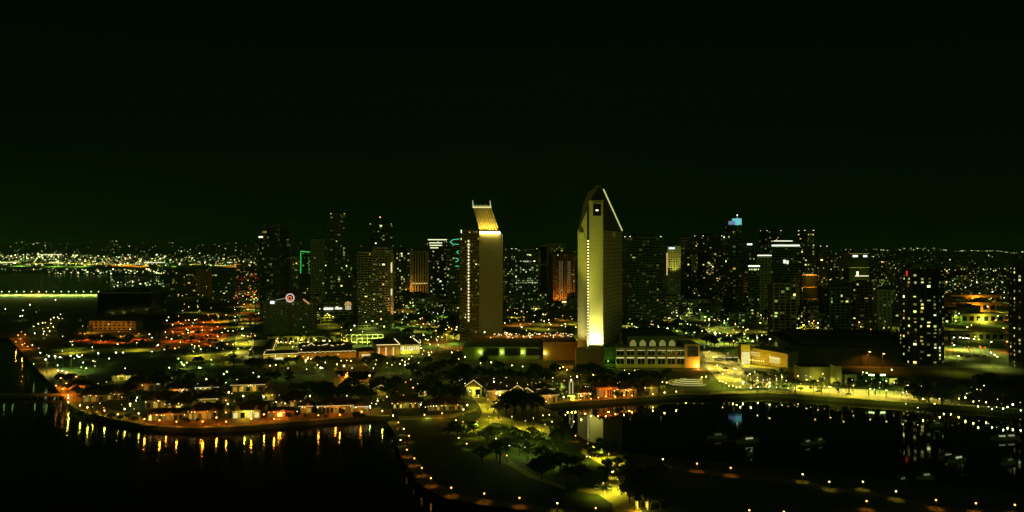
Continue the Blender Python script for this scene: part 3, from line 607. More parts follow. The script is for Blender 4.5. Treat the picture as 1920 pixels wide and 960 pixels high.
t = T('building', 'orange lit box shaped block below the slender speckled tower', 1505, 1532, 516, 960, .8, R(8), 'tan', 14, 30, .05, 0, .0, 1, pent=False, seed=31)
light('SPOT', (1, .38, .03), 230000, (-22, -24, t['_h']+6), t, .5, aim((-22, -24, 0), (0, -8, -12)), spot=R(75), name='wall_lamp'); strip_on(t, 'ledge_light', -.2, .5, -1, -1.6, mul(YEL, 1.0))
T('apartment_block', 'apartment block with tall pale piers left of the green hotel block', 1440, 1493, 532, 760, .5, R(6), 'cream', 3.2, 5.5, .22, .9, .17, .7, seed=32, pier_out=.6)
t = T('apartment_block', 'apartment block with a blank pale left fin and lit ledge', 1546, 1594, 540, 760, .5, R(6), 'green', 3.2, 5.5, .3, .9, .06, .7, strip=.08, seed=33, pier_out=.5)
T('tower', 'pale blank fin attached left of the ledge lit apartments', 1534, 1546, 534, 745, 1.6, R(6), 'cream', 30, 30, .03, 0, .0, 1, pent=False, seed=34)
T('apartment_block', 'pale slab with a lit roof edge left of the oval tower', 1637, 1672, 545, 760, .5, R(6), 'pale', 3.4, 6, .5, 2.2, .06, .7, seed=35)
T('apartment_block', 'mid grey block with a brown top under the pale masted hotel', 1594, 1636, 530, 860, .6, R(6), 'brown', 3.4, 5, .4, .8, .06, .7, seed=36)
# oval harbour hotels on the right
t = T('oval_hotel', 'big dark oval hotel tower scattered with lit rooms', 1672, 1786, 512, 625, .75, R(6), 'black', 3.05, 3.8, .44, 1.35, .58, 1.3, plan='oval', seed=37, pent=False)
w, d, h = t['_w'], t['_d'], t['_h']; b = MB(); b.prism(ngon(w*.40, d*.40, 20), h+.3, h+3.4); b.build('roof_drum', 'black', t)
b = MB(); b.box(-w*.485, -w*.465, -6, -5, h-2, h+2.2, mul((1, .06, .03), .7)); b.build('red_beacon', 'lit', t)
t = T('oval_hotel', 'second dark oval hotel tower cut by the right picture edge', 1876, 1990, 500, 600, .75, R(6), 'black', 3.05, 3.8, .44, 1.35, .52, 1.1, plan='oval', seed=38, pent=False)
# left side
t = T('warehouse', 'big windowless dark grey block beside the lit pier', 182, 312, 548, 1000, .5, R(-3), 'grey', 40, 60, .02, 0, .0, 1, pent=True, seed=39)
t = T('market_hall', 'orange lit low building with dark windows under a hipped roof', 167, 268, 601, 880, .28, R(-3), 'tan', 3.5, 6, .5, 2.6, .0, 1, pent=False, seed=40)
w, d, h = t['_w'], t['_d'], t['_h']; b = MB(); b.prism(rect(w*1.06, d*1.2), h+.5, h+6, None, rect(w*.8, d*.2)); b.build('hip_roof', 'roof', t)
for k in range(5): light('POINT', LO, 1300, (-w/2+w*(k+.5)/5, -d/2-9, 5), t, .5, name='wall_lamp')
T('office_block', 'block with a bright left edge far left of the red street', 318, 370, 506, 1500, .5, ROT, 'dark', 4, 5, .3, .5, .22, .6, seed=41)
T('office_block', 'plain brownish block beside the bright edged block', 370, 398, 505, 1450, .8, ROT, 'tan', 4, 5, .5, 2, .02, .7, seed=42)
T('office_block', 'green dotted block between the brownish block and the red street', 397, 444, 506, 1420, .6, ROT, 'green', 4, 5, .4, .6, .12, .6, seed=43)
t = T('theatre', 'low arched hall with a round lit window and a white lit sign', 600, 690, 566, 960, .5, R(8), 'grey', 4, 6, .5, 1, .05, .6, pent=False, seed=44)
w, d, h = t['_w'], t['_d'], t['_h']; b = MB(); yq = -d/2-1.0; xc = w*.10; zc = h-3.0
P = [(4.4*math.cos(math.pi*i/12), 4.8*math.sin(math.pi*i/12)) for i in range(13)]
for i in range(4):
    a, c = 3*i, 3*i+3; b.face([(xc, yq, zc)]+[(xc+P[j][0], yq, zc+P[j][1]) for j in range(a, c+1)], mul((1, .62, .22), .55))
b.face([(xc-3.6, yq, zc-6), (xc+3.6, yq, zc-6), (xc+3.6, yq, zc-.7), (xc-3.6, yq, zc-.7)], mul((1, .85, .45), .6)); rw = b.build('round_window', 'lit', t)
b = MB(); 
for q in (-1.7, 1.7): b.box(xc+q-.18, xc+q+.18, yq-.25, yq-.05, zc-6, zc+4.2)
b.box(xc-4.8, xc+4.8, yq-.27, yq-.04, zc-.5, zc+.1); b.box(xc-3.7, xc+3.7, yq-.26, yq-.06, zc-3.2, zc-2.8); b.build('mullion', 'brown', rw)
b = MB(); b.box(-w*.42, -w*.22, yq, yq+.4, h-9, h-6, mul((.95, 1, .8), 1.1)); b.box(-w*.18, -w*.03, yq, yq+.4, h-8.6, h-6, mul((.95, 1, .8), 1.0)); b.build('lit_sign', 'lit', t)

# ------------------------------------------------------------------ ballroom wing right of the floodlit tower
bw = thing('ballroom_wing', 'long yellowish ballroom wing with framed windows and arched upper storey', 'building', (0, 0, 0))
yf = 596; X0, X1, X2 = xat(1155, yf), xat(1283, yf), xat(1311, yf); zt_ = zat(652.5, yf)
b = MB(); b.box(X0, X1, yf, 622, 2.4, zt_); b.build('wall', 'cream', bw)
b = MB(); b.box(X1+.05, X2, yf-2, 622.2, 2.4, zat(645, yf)); b.build('corner_wall', 'cream', bw)
b = MB(); b.box(X0-.3, X1, yf-.5, yf-.02, zt_-.7, zt_+.4); b.box(X0-.2, X1, yf-.35, yf-.02, zat(668, yf)-.3, zat(668, yf)+.3); b.build('cornice', 'cream', bw)
b = MB(); b.box(X1+2, X2-1.2, yf-2.1, yf-2.02, zat(668, yf), zat(646, yf)-1); b.build('dark_opening', 'glass', bw)
for i, px in enumerate((1163, 1182, 1202, 1221, 1240, 1258.5, 1276)):
    for (pt, pbm, kk) in ((656, 665.5, .35), (670, 682.5, .8)):
        x = xat(px, yf); hw = 3.0; z0, z1 = zat(pbm, yf), zat(pt, yf)
        b = MB(); b.box(x-hw, x+hw, yf-.10, yf-.04, z0, z1); wn = b.build('window', 'glass', bw)
        b = MB(); b.box(x-hw-.45, x-hw-.02, yf-.6, yf-.06, z0-.3, z1+.4); b.box(x+hw+.02, x+hw+.45, yf-.6, yf-.06, z0-.3, z1+.4); b.box(x-hw, x+hw, yf-.58, yf-.12, z1+.02, z1+.4); b.box(x-.12, x+.12, yf-.3, yf-.12, z0, z1); b.build('frame', 'white', wn)
        b = MB(); b.box(x-hw, x+hw, yf-.9, yf-.62, z1-.55, z1-.1, mul((1, .9, .36), kk*1.5)); b.build('lintel_light', 'lit', wn)
        b = MB(); b.box(x-hw-.3, x+hw+.3, yf-.75, yf-.12, z0-.35, z0-.05); b.build('sill', 'cream', wn)
for k in range(8): light('POINT', LY, 150, (X0+2+k*(X1-X0-4)/7, yf-7, 4.0), bw, .4, name='wall_lamp')
light('POINT', LO, 7000, (xat(1305, yf), yf-7, 5), bw, .4, name='corner_lamp')
b = MB(); b.ball(xat(1305, yf), yf-3.2, 4.6, 1.0, mul((1, .7, .3), 4)); b.build('wall_lantern', 'lit', bw)
uy = 608; U0, U1 = xat(1176, uy), xat(1270, uy); z0u, z1u = zt_+.02, zat(629, uy)
b = MB(); b.box(U0, U1, uy, 640, z0u, z1u); b.build('upper_wall', 'green', bw)
b = MB(); b.prism([(U0-2, uy-2), (U1+2, uy-2), (U1+2, 642), (U0-2, 642)], z1u+.02, z1u+4.2, None, [(U0+6, uy+9), (U1-6, uy+9), (U1-6, 630), (U0+6, 630)]); b.build('hip_roof', 'roof', bw)
for px in (1187, 1205, 1223.5, 1242, 1260):
    x = xat(px, uy); zc = zat(643, uy); b = MB()
    P = [(-2.6, -3.2), (2.6, -3.2)]+[(2.6*math.cos(math.pi*i/8), 2.6*math.sin(math.pi*i/8)) for i in range(9)]
    for (a, c) in ((-2.6, -1.0), (-.8, .8), (1.0, 2.6)): b.face([(x+a, uy-.12, zc-3.2), (x+c, uy-.12, zc-3.2), (x+c, uy-.12, zc+math.sqrt(max(0, 6.8-c*c))), (x+a, uy-.12, zc+math.sqrt(max(0, 6.8-a*a)))], (.22, .21, .05))
    aw = b.build('arched_window', 'lit', bw)
    b = MB()
    for i in range(8): b.tube((x+2.8*math.cos(math.pi*i/8), uy-.2, zc+2.8*math.sin(math.pi*i/8)), (x+2.8*math.cos(math.pi*(i+1)/8), uy-.2, zc+2.8*math.sin(math.pi*(i+1)/8)), .22)
    for a in (-.9, .9): b.box(x+a-.1, x+a+.1, uy-.3, uy-.13, zc-3.2, zc+2.4)
    b.build('frame', 'metal', aw)
lk = thing('link_block', 'narrow green glazed link between the floodlit tower and the ballroom wing', 'building', (0, 0, 0))
b = MB(); xa, xb = xat(1133, 600), xat(1154.5, 600); b.box(xa, xb, 600, 618, 2.4, zat(650, 600)); b.build('wall', 'green', lk)
b = MB()
for k in range(4): b.box(xa+.6+k*2.2, xa+2.2+k*2.2, 599.8, 599.95, 5, 8.4)
b.build('window', 'glass', lk, kind='stuff'); light('POINT', LG, 700, (xa+4, 592, 6), lk, .4, name='wall_lamp')
# ------------------------------------------------------------------ podium of the crowned hotel
cp = thing('hotel_podium', 'long dark podium with four lit sconces beneath the crowned hotel', 'building', (0, 0, 0))
yf = 640; X0, X1, X2 = xat(868, yf), xat(1018, yf), xat(1082, yf)
b = MB(); b.box(X0, X1, yf, 700, 2.4, zat(651, yf)); b.build('wall', 'green', cp)
b = MB(); b.box(X1+.05, X2, yf-5, 700, 2.4, zat(640, yf)); b.build('end_wall', 'stone', cp)
b = MB(); b.box(X0+6, X1, 663, 699, zat(651, yf)+.02, zat(651, yf)+4); b.build('terrace', 'stone', cp)
b = MB(); b.box(X0+6, X2-.5, 662.2, 662.6, zat(651, yf)+4, zat(651, yf)+5); b.build('parapet', 'stone', cp)
for px in (901, 941, 980, 1021):
    x = xat(px, yf); yy = yf-.5 if px < 1018 else yf-5.5; b = MB(); b.ball(x, yy, zat(661, yf), .55, mul((1, .9, .45), 3.2), 6, 5, 1.3); b.build('sconce', 'lit', cp)
    light('POINT', LY, 1300, (x, yy-1.2, zat(660, yf)), cp, .3, name='sconce_lamp')
light('POINT', LO, 5000, (xat(1050, 600), 606, 9), cp, .5, name='wall_lamp'); light('POINT', LO, 3000, (xat(1072, 600), 600, 6), cp, .5, name='wall_lamp')
for k in range(3):
    b = MB(); x = xat(905+k*40+16, yf); b.box(x-7, x+7, yf-.3, yf-.04, 6, 12); b.build('dark_bay', 'glass', cp)
lr = random.Random(31); b = MB()
for k in range(70):
    px = lr.uniform(918, 1074); py = lr.choice([619, 624, 629, 633, 638])+lr.uniform(-3, 3)
    yy = lr.uniform(664, 698); b.ball(xat(px, yy), yy, zat(651, yf)+4.6+lr.uniform(0, 2.6), .42, mul(lr.choice([YEL, (1, .6, .2), (1, .8, .5)]), lr.uniform(1.2, 5)), 5, 4)
b.build('terrace_light', 'lit', cp, kind='stuff')
for px in (925, 955, 985, 1015, 1045): light('POINT', LO if px % 2 else LY, 1300, (xat(px, 680), 684, zat(651, yf)+8), cp, .4, name='terrace_lamp')

# ------------------------------------------------------------------ gold hall with the lit sign panels, and the long dark hall behind
gh = thing('gallery_hall', 'gold lit hall with a square tower and bright sign panels facing the plaza', 'building', (0, 0, 0))
a = Vector((xat(1407, 618), 618)); c = Vector((xat(1477, 596), 596)); e_ = (c-a).normalized(); n_ = Vector((e_.y, -e_.x)); bk = -n_*26
def wallpoly(mb, p, q, z0a, z1a, z0b, z1b, back): 
    r0, r1 = q+back, p+back
    mb.poly([(p.x, p.y, z0a), (q.x, q.y, z0b), (r0.x, r0.y, z0b), (r1.x, r1.y, z0a), (p.x, p.y, z1a), (q.x, q.y, z1b), (r0.x, r0.y, z1b), (r1.x, r1.y, z1a)], [(0, 1, 5, 4), (1, 2, 6, 5), (2, 3, 7, 6), (3, 0, 4, 7), (4, 5, 6, 7), (3, 2, 1, 0)])
b = MB(); wallpoly(b, a, c, 2.4, zat(651.5, 618), 2.4, zat(664, 596), bk); b.build('wall', 'tan', gh)
b = MB(); b.box(xat(1389.5, 612), xat(1406.3, 612), 612, 621, 2.4, zat(646, 612)); b.build('tower', 'cream', gh)
def onwall(t, z, o=.25): p = a+(c-a)*t+n_*o; return (p.x, p.y, z)
b = MB(); b.face([onwall(.02, 9.4), onwall(.26, 8.9), onwall(.26, 12.4), onwall(.02, 12.9)], (.72, .56, .12)); b.build('sign_panel', 'lit', gh)
b = MB()
for k in range(3): t = .05+.07*k; b.face([onwall(t, 10.0, .3), onwall(t+.045, 9.9, .3), onwall(t+.045, 11.6, .3), onwall(t, 11.7, .3)], (.45, .30, .06))
b.build('sign_print', 'lit', gh)
b = MB(); b.face([onwall(.52, 5.2), onwall(.80, 4.6), onwall(.80, 9.8), onwall(.52, 10.6)], (.72, .58, .14)); b.build('sign_panel', 'lit', gh)
b = MB()
for k in range(6): t = .54+.045*k; b.face([onwall(t, 8.2, .35), onwall(t+.02, 8.1, .35), onwall(t+.02, 10.0-.1*k, .35), onwall(t, 10.1-.1*k, .35)], (1.1, .95, .32))
b.build('sign_letter', 'lit', gh, kind='stuff')
b = MB(); b.box(xat(1392.5, 611), xat(1405, 611), 611.6, 611.9, 3, zat(660, 612), (.85, .80, .34)); b.build('doorway_light', 'lit', gh)
b = MB()
for k in range(7): p = onwall(.02+.06*k, 5.6, 1.2); b.ball(p[0], p[1], p[2], .5, mul(YEL, 2.4), 5, 4)
b.build('wall_lantern', 'lit', gh, kind='stuff')
for t in (.1, .35, .6, .85): p = a+(c-a)*t+n_*11; light('POINT', (1, .74, .03), 3200, (p.x, p.y, 6), gh, .5, name='wall_lamp')
light('POINT', LY, 2600, (xat(1398, 602), 602, 5), gh, .5, name='wall_lamp')
b = MB(); b.prism([tuple(a-n_*.3), tuple(c-n_*.3), tuple(c+bk), tuple(a+bk)], 20, 20.4); 
eh = thing('exhibition_hall', 'huge low dark hall with a flat roof behind the gold lit hall', 'building', (0, 0, 0))
b = MB(); Q = [P3(1484, 612), P3(1690, 600), P3(1690, 700), P3(1440, 720)]; b.prism(Q, 2.4, 17); b.build('wall', 'roof', eh)
b = MB(); b.prism(inset(Q, -.6), 17.05, 18); b.prism(inset(Q, 9), 18, 21.5); b.build('roof', 'roof', eh)
def simple_block(name, label, x0, x1, ytop, ybase, depth, m, cat='building', rot=0.0, win=0, lamp=None, roofm='roof', wincol=None):
    Y = F*(CH-2.5)/(ybase-HY); X = xat((x0+x1)/2, Y); w = (x1-x0)*Y/F/max(.5, math.cos(rot)); h = zat(ytop, Y)-2.5
    root = thing(name, label, cat, (X, Y+depth/2, 2.4), rot)
    b = MB(); b.box(-w/2, w/2, -depth/2, depth/2, 0, h); b.build('wall', m, root)
    b = MB(); b.prism(rect(w+.6, depth+.6), h+.02, h+.4); b.build('roof', roofm, root)
    if win:
        n = max(1, int(w/win)); b = MB(); fr = MB()
        for k in range(n):
            x = -w/2+(k+.5)*w/n; hw = w/n*.3; b = MB(); b.box(x-hw, x+hw, -depth/2-.12, -depth/2-.03, h*.25, h*.72, wincol); b.build('window', 'lit' if wincol else 'glass', root)
    if lamp: light('POINT', HUE[lamp[0]][1], lamp[1], (0, -depth/2-5, 4.5), root, .4, name='wall_lamp')
    root['_w'] = w; root['_d'] = depth; root['_h'] = h
    return root
simple_block('pavilion', 'pale blank pavilion wall beside the palm promenade', 1502, 1556, 688, 714, 14, 'pale', lamp=('y', 700))
simple_block('pavilion', 'pale upright slab building right of the blank pavilion', 1566, 1578, 686, 722, 8, 'pale', lamp=('y', 400))
simple_block('pavilion', 'low pale kiosk beside the upright slab building', 1584, 1606, 702, 722, 8, 'pale', win=5)
simple_block('kiosk', 'small white kiosk near the two green floodlights', 1668, 1682, 709, 723, 6, 'white', cat='kiosk', lamp=('y', 900))
simple_block('hotel_arcade', 'long yellow lit arcade behind palms under the ring sign hotel', 502, 626, 630, 645, 8, 'cream', win=5, lamp=('y', 2500))
for k in range(8): light('POINT', LY, 2300, gp(510+k*15, 655, 6))
# curved tiered pool terrace
pt = thing('pool_terrace', 'curved lit terrace with stacked bright tiers beside the dark basin', 'terrace', (xat(1292, 522), 522, 2.5))
for k, (r, z, c) in enumerate(((14, 1.0, .55), (11.5, 2.1, .75), (9, 3.2, .9), (6, 4.2, .7))):
    b = MB(); P = [(r*math.cos(R(170+i*7)), r*.62*math.sin(R(170+i*7))) for i in range(22)]; b.prism(P, 0 if k == 0 else z-1.35, z); b.build('tier', 'cream', pt)
    b = MB()
    for p, q in zip(P, P[1:]): b.tube((p[0]*1.015, p[1]*1.015, z+.1), (q[0]*1.015, q[1]*1.015, z+.1), .2, mul((.95, .92, .32), c), 4)
    b.build('tier_light', 'lit', pt)
b = MB(); b.prism([(-14, 5), (-4, 9), (12, 9.5), (12, 10.3), (-4.3, 9.8), (-14, 5.8)], 0, 2.2); b.build('back_wall', 'cream', pt)
for k in range(4): light('POINT', LY, 700, (-9+k*6, -3, 7), pt, .4, name='terrace_lamp')
# white canopy row on the plaza
for k in range(4):
    x, y, z = gp(1343+k*12, 676)
    t = thing('canopy', 'flat white canopy standing on the plaza left of the gold hall', 'canopy', (x, y, 2.5), 0, 'white canopies on the plaza')
    b = MB(); b.box(-2.2, 2.2, -1.5, 1.5, 3.0, 3.25); b.build('roof', 'canvas', t)
    b = MB(); b.box(-2.0, 2.0, -1.6, -1.52, 2.7, 2.98, mul((1, .95, .5), 1.2)); b.build('strip_light', 'lit', t)
    for sx in (-1, 1):
        b = MB(); b.cyl(sx*1.9, 0, 0, 3, .12); b.build('post', 'metal', t)
# ------------------------------------------------------------------ string lit market hall complex
def strings(root, pts, r=.13, c=mul((1, .84, .30), 1.9), name='string_light'):
    b = MB()
    for p, q in zip(pts, pts[1:]): b.tube(p, q, r, c, 4)
    return b.build(name, 'lit', root)
def quadbuilding(name, label, front_l, front_r, back, zt0, m, roofm, cat='building'):
    """building on ground quad given by front-left, front-right pixel (at eave height) and back vector"""
    root = thing(name, label, cat, (0, 0, 0)); a = Vector(gp(*front_l, zt0)); c = Vector(gp(*front_r, zt0)); bk = Vector(back)
    Q = [(a.x, a.y), (c.x, c.y), (c.x+bk.x, c.y+bk.y), (a.x+bk.x, a.y+bk.y)]
    b = MB(); b.prism(Q, 2.4, zt0); b.build('wall', m, root)
    b = MB(); b.prism(inset(Q, -.7), zt0+.02, zt0+.5); b.prism(inset(Q, -.5), zt0+.5, zt0+2.2, None, inset(Q, min((c-a).length, bk.length)*.32)); b.build('roof', roofm, root)
    return root, Q
BK = (-17, 62, 0)
lw, Q = quadbuilding('market_wing', 'dark roofed market wing outlined with string lights along its eaves', (494, 666.5), (559, 664), (-5, 19, 0), 8.5, 'tan', 'tile')
strings(lw, [Q[3]+(9.3,), Q[0]+(9.3,), Q[1]+(9.3,), (Q[1][0]-1.5, Q[1][1]+8, 9.3)])
for k in range(3): light('POINT', LY, 1900, (Q[0][0]+(Q[1][0]-Q[0][0])*(k+.5)/3, Q[0][1]+(Q[1][1]-Q[0][1])*(k+.5)/3-5, 5), lw, .3, name='wall_lamp')
b = MB(); b.box(Q[0][0]+8, Q[0][0]+16, Q[0][1]-1.0+3, Q[0][1]-.5+3, 4, 6.4, mul((1, .9, .45), 1.0)); b.build('shop_front', 'lit', lw)
sw_, Q = quadbuilding('market_wing', 'long dark side wing with string lights running back from the water', (493.5, 658), (511, 657.5), (-19, 72, 0), 8.5, 'tan', 'tile')
strings(sw_, [(Q[0][0]+3, Q[0][1], 9.3), Q[1]+(9.3,), Q[2]+(9.3,)])
ar, Q = quadbuilding('market_arcade', 'low arcade with a scalloped string of lights between the market wings', (562, 663.5), (668, 660), (-6, 18, 0), 7.5, 'tan', 'tile')
pts = []
for k in range(45):
    t = k/44.0; pts.append((Q[0][0]+(Q[1][0]-Q[0][0])*t, Q[0][1]+(Q[1][1]-Q[0][1])*t-1.0, 8.2+.9*abs(math.sin(k*math.pi/4))))
strings(ar, pts)
for k in range(5): light('POINT', LO, 600, (Q[0][0]+(Q[1][0]-Q[0][0])*(k+.5)/5, Q[0][1]+(Q[1][1]-Q[0][1])*(k+.5)/5-4.5, 4.5), ar, .3, name='wall_lamp')
mr, Q = quadbuilding('market_hall', 'dark gabled market row with broken dashes of white roof lights', (560, 651), (660, 648), (-6, 22, 0), 9, 'brown', 'tile')
a_, c_ = Vector(Q[0]), Vector(Q[1])
for t0, t1, pk in ((.08, .13, 0), (.17, .24, 2.4), (.24, .30, -2.4), (.36, .40, 0), (.44, .55, 1.2), (.60, .66, -1), (.72, .75, 0), (.80, .86, 1.0)):
    p, q = a_.lerp(c_, t0), a_.lerp(c_, t1); z = 10.2+(2.4 if pk == -2.4 else 0); strings(mr, [(p.x, p.y-1, z), (q.x, q.y-1, z+pk)], .22)
cy_, Q = quadbuilding('market_office', 'brown office with a lit doorway between the arcade and the pillared hall', (672, 660), (703, 659), (-6, 20, 0), 7, 'tan', 'tile')
b = MB(); p = a_.lerp(c_, .9); b.box(Q[0][0]+3, Q[0][0]+11, Q[0][1]-.9, Q[0][1]-.5, 3, 5.4, mul((1, .75, .25), .8)); b.build('doorway_light', 'lit', cy_); light('POINT', LO, 3000, (Q[0][0]+7, Q[0][1]-5, 4.5), cy_, .3, name='wall_lamp')
ph, Q = quadbuilding('pillared_hall', 'dark roofed hall with three glowing pillars on its front', (706, 648), (749, 647), (-12, 42, 0), 11.6, 'tan', 'tile')
strings(ph, [(Q[0][0], Q[0][1]-.9, 12.3), (Q[1][0]+.6, Q[1][1]-.9, 12.3), (Q[2][0]+.6, Q[2][1], 12.3)], .25)
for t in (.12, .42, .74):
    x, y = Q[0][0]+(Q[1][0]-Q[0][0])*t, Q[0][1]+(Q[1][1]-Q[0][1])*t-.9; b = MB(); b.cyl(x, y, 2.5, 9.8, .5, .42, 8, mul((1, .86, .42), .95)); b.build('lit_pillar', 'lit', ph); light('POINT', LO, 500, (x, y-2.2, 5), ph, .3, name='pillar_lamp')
ph2, Q = quadbuilding('market_hall', 'bright fronted hall with a white edged roof right of the glowing pillars', (750.5, 647), (787, 645.5), (-12, 40, 0), 11, 'cream', 'tile')
strings(ph2, [Q[1]+(11.8,), (Q[2][0]+.6, Q[2][1], 11.8)], .28)
b = MB(); n = 9
for k in range(n): t = (k+.15)/n; t2 = (k+.8)/n; p, q = Vector(Q[0]).lerp(Vector(Q[1]), t), Vector(Q[0]).lerp(Vector(Q[1]), t2); b.box(p.x, q.x, p.y-.9, p.y-.5, 6.0, 9.8, mul((1, .88, .38), .8))
b.build('shop_window', 'lit', ph2)
for k in range(3): light('POINT', LY, 2600, (Q[0][0]+(Q[1][0]-Q[0][0])*(k+.5)/3, Q[0][1]-5, 5), ph2, .3, name='wall_lamp')
ct = thing('clock_tower', 'slim orange floodlit tower rising behind the market roofs', 'tower', (xat(645, 745), 745, 2.4), ROT)
b = MB(); b.prism(rect(6.5, 6.5), 0, zat(619, 745)-2.4, None, rect(4.6, 4.6)); b.build('shaft', 'cream', ct)
for k in range(3):
    b = MB(); b.box(-2.1+k*1.7, -1.3+k*1.7, -3.45, -3.2, 3, 14); b.build('slot', 'glass', ct)
b = MB(); b.prism(rect(5.4, 5.4), zat(619, 745)-2.4, zat(617, 745)-2.4); b.build('cap', 'tile', ct)
for s in (-1, 1): light('SPOT', (1, .55, .06), 60000, (s*4, -7, 0), ct, .3, aim((s*4, -7, 0), (0, -2.5, 10)), spot=R(80), name='base_lamp')
cl = thing('colonnade', 'white lit open colonnade right of the orange tower', 'colonnade', (xat(684, 740), 740, 2.4), R(4))
w = 68*740/F; b = MB(); hz = zat(627, 740)-2.4
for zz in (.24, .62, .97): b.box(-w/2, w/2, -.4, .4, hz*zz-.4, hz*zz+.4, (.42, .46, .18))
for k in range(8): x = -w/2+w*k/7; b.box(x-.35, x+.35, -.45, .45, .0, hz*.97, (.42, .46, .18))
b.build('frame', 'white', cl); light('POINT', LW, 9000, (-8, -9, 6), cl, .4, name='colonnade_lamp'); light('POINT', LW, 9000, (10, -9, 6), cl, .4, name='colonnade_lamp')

# ------------------------------------------------------------------ waterfront shops
def shop(label, x0, x1, base, h, depth, m='tan', roofm='tile', rot=R(8), front='o', lampp=900, win=None, eave=None, rh=3.0, n=None, cat='shop', gable=False, name='shop'):
    Y = F*(CH-2.5)/(base-HY); X = xat((x0+x1)/2, Y); w = (x1-x0)*Y/F
    root = thing(name, label, cat, (X, Y+depth/2, 2.5), rot)
    b = MB(); b.box(-w/2, w/2, -depth/2, depth/2, 0, h); b.build('wall', m, root)
    b = MB(); P = rect(w+2, depth+2)
    if gable: b.poly([P[0]+(h+.02,), P[1]+(h+.02,), P[2]+(h+.02,), P[3]+(h+.02,), (0, P[0][1], h+rh), (0, P[2][1], h+rh)], [(0, 1, 4), (1, 2, 5, 4), (2, 3, 5), (3, 0, 4, 5), (3, 2, 1, 0)])
    else:
        b.prism(P, h+.02, h+.25); q = min(w, depth)*.42; b.prism(P, h+.25, h+rh, None, rect(max(.6, w-2*q), max(.6, depth-2*q)))
    rf = b.build('roof', roofm, root)
    for k in range(max(1, int(w/7))):
        x = -w/2+w*(k+rng.uniform(.25, .75))/max(1, int(w/7)); gw = rng.uniform(1.2, 2.4); y0_, y1_ = -depth/2-1.15, -depth/2+min(depth*.5, rng.uniform(3, 6)); hz_ = h+rng.uniform(1.2, rh*.95)
        b = MB(); b.poly([(x-gw, y0_, h+.1), (x+gw, y0_, h+.1), (x+gw, y1_, h+.1), (x-gw, y1_, h+.1), (x, y0_, hz_), (x, y1_, hz_)], [(0, 1, 4), (1, 2, 5, 4), (2, 3, 5), (3, 0, 4, 5)]); b.build('dormer', roofm, rf)
    b = MB(); cx_, cy__ = rng.uniform(-w*.3, w*.3), rng.uniform(0, depth*.2); b.box(cx_-.5, cx_+.5, cy__-.5, cy__+.5, h+rh*.4, h+rh+rng.uniform(.5, 1.6)); b.build('chimney', 'stone', rf)
    n = n or max(2, int(w/3.6))
    for k in range(n):
        x = -w/2+(k+.5)*w/n; hw = w/n*.30; b = MB(); c = glow(rng, .5, [(1, .50, .05), (1, .68, .09), (.95, .85, .14)]) if win is None else win
        b.box(x-hw, x+hw, -depth/2-.14, -depth/2-.04, .5, h*.72, c if rng.random() < .75 else (.01, .008, .003)); b.build('shop_window', 'lit', root)
    if eave: 
        y = -depth/2-1.1; b = MB(); b.tube((-w/2-1, y, h+.2), (w/2+1, y, h+.2), .13, mul(HUE[eave][0], 1.2), 4); b.build('eave_light', 'lit', root)
    if gable == 2:
        b = MB(); y = P[0][1]-.1; b.tube((P[0][0], y, h+.1), (0, y, h+rh), .15, mul(YEL, 1.5), 4); b.tube((0, y, h+rh), (P[1][0], y, h+.1), .15, mul(YEL, 1.5), 4); b.build('gable_light', 'lit', root)
    m_ = max(1, int(w/11))
    for k in range(m_): light('POINT', HUE[front][1], lampp*.5, (-w/2+w*(k+.5)/m_, -depth/2-3.2, 3.6), root, .3, name='wall_lamp')
    b = MB()
    for k in range(max(3, int(w/2.6))): b.ball(-w/2-.8+(w+1.6)*rng.random(), -depth/2-1.2, h*rng.uniform(.75, 1.02), .2, mul(rng.choice([(1, .8, .35), (1, .62, .2), (.95, 1, .5)]), rng.uniform(1.5, 7)), 5, 4)
    b.build('eave_bulb', 'lit', root, kind='stuff')
    root['_w'] = w; root['_d'] = depth; root['_h'] = h
    return root
S = shop
S('dark hipped shop near the western tip of the promenade', 152, 190, 754, 4.5, 22, lampp=250)
S('dark hipped shop set behind the western promenade lamps', 194, 228, 750, 4.5, 24, lampp=250)
S('low shop with a pale lit canopy behind the western shops', 208, 242, 714, 4, 14, 'cream', front='y', lampp=1500, rh=1.5)
S('large dark roofed shop left of the orange lit courtyard', 244, 294, 733, 5, 24, lampp=350)
S('orange lit arcade shop in the middle of the western village', 300, 349, 742, 4.5, 18, 'tan', front='o', lampp=2600)
S('dark roofed shop with a small lit strip under the orange arcade', 268, 306, 766, 5, 22, lampp=200)
S('broad dark roofed shop behind the arched waterfront front', 308, 350, 772, 5, 24, lampp=200)
S('long arched waterfront shop with orange openings', 276, 348, 789, 4.2, 12, 'tan', front='o', lampp=1300, n=8, rh=1.6)
S('arched waterfront shop with a bright left corner', 350, 402, 787, 5, 16, 'tan', front='o', lampp=1700, n=6)
S('dark roofed shop with a bright white eave line', 366, 403, 739, 4.5, 20, front='y', lampp=500, eave='w')
S('dark shop with broken string lights left of the orange lane', 366, 402, 762, 4.5, 18, front='y', lampp=350, eave='y')
S('long dark roof with a yellow eave line right of the lane', 432, 490, 735, 4.8, 20, front='y', lampp=700, eave='y')
S('greenish roofed shop with a brilliant yellow front on the quay', 431, 482, 785, 4.8, 22, 'cream', front='y', lampp=2600, win=mul((1, .85, .32), .9))
S('little pyramid roofed pavilion glowing beside the greenish roof', 492, 511, 751, 3.8, 8, 'cream', front='y', lampp=900, rh=5.5, name='pavilion', cat='pavilion')
S('wide dark shop behind the red lit quay', 514, 560, 766, 4.8, 22, lampp=500)
S('low red lit quay shop right of the brilliant yellow front', 500, 545, 783, 3.8, 9, 'red', front='o', lampp=1500, rh=1.4)
S('small shop with a bright white angle on its roof', 561, 582, 775, 4.2, 10, front='o', lampp=900, eave='y')
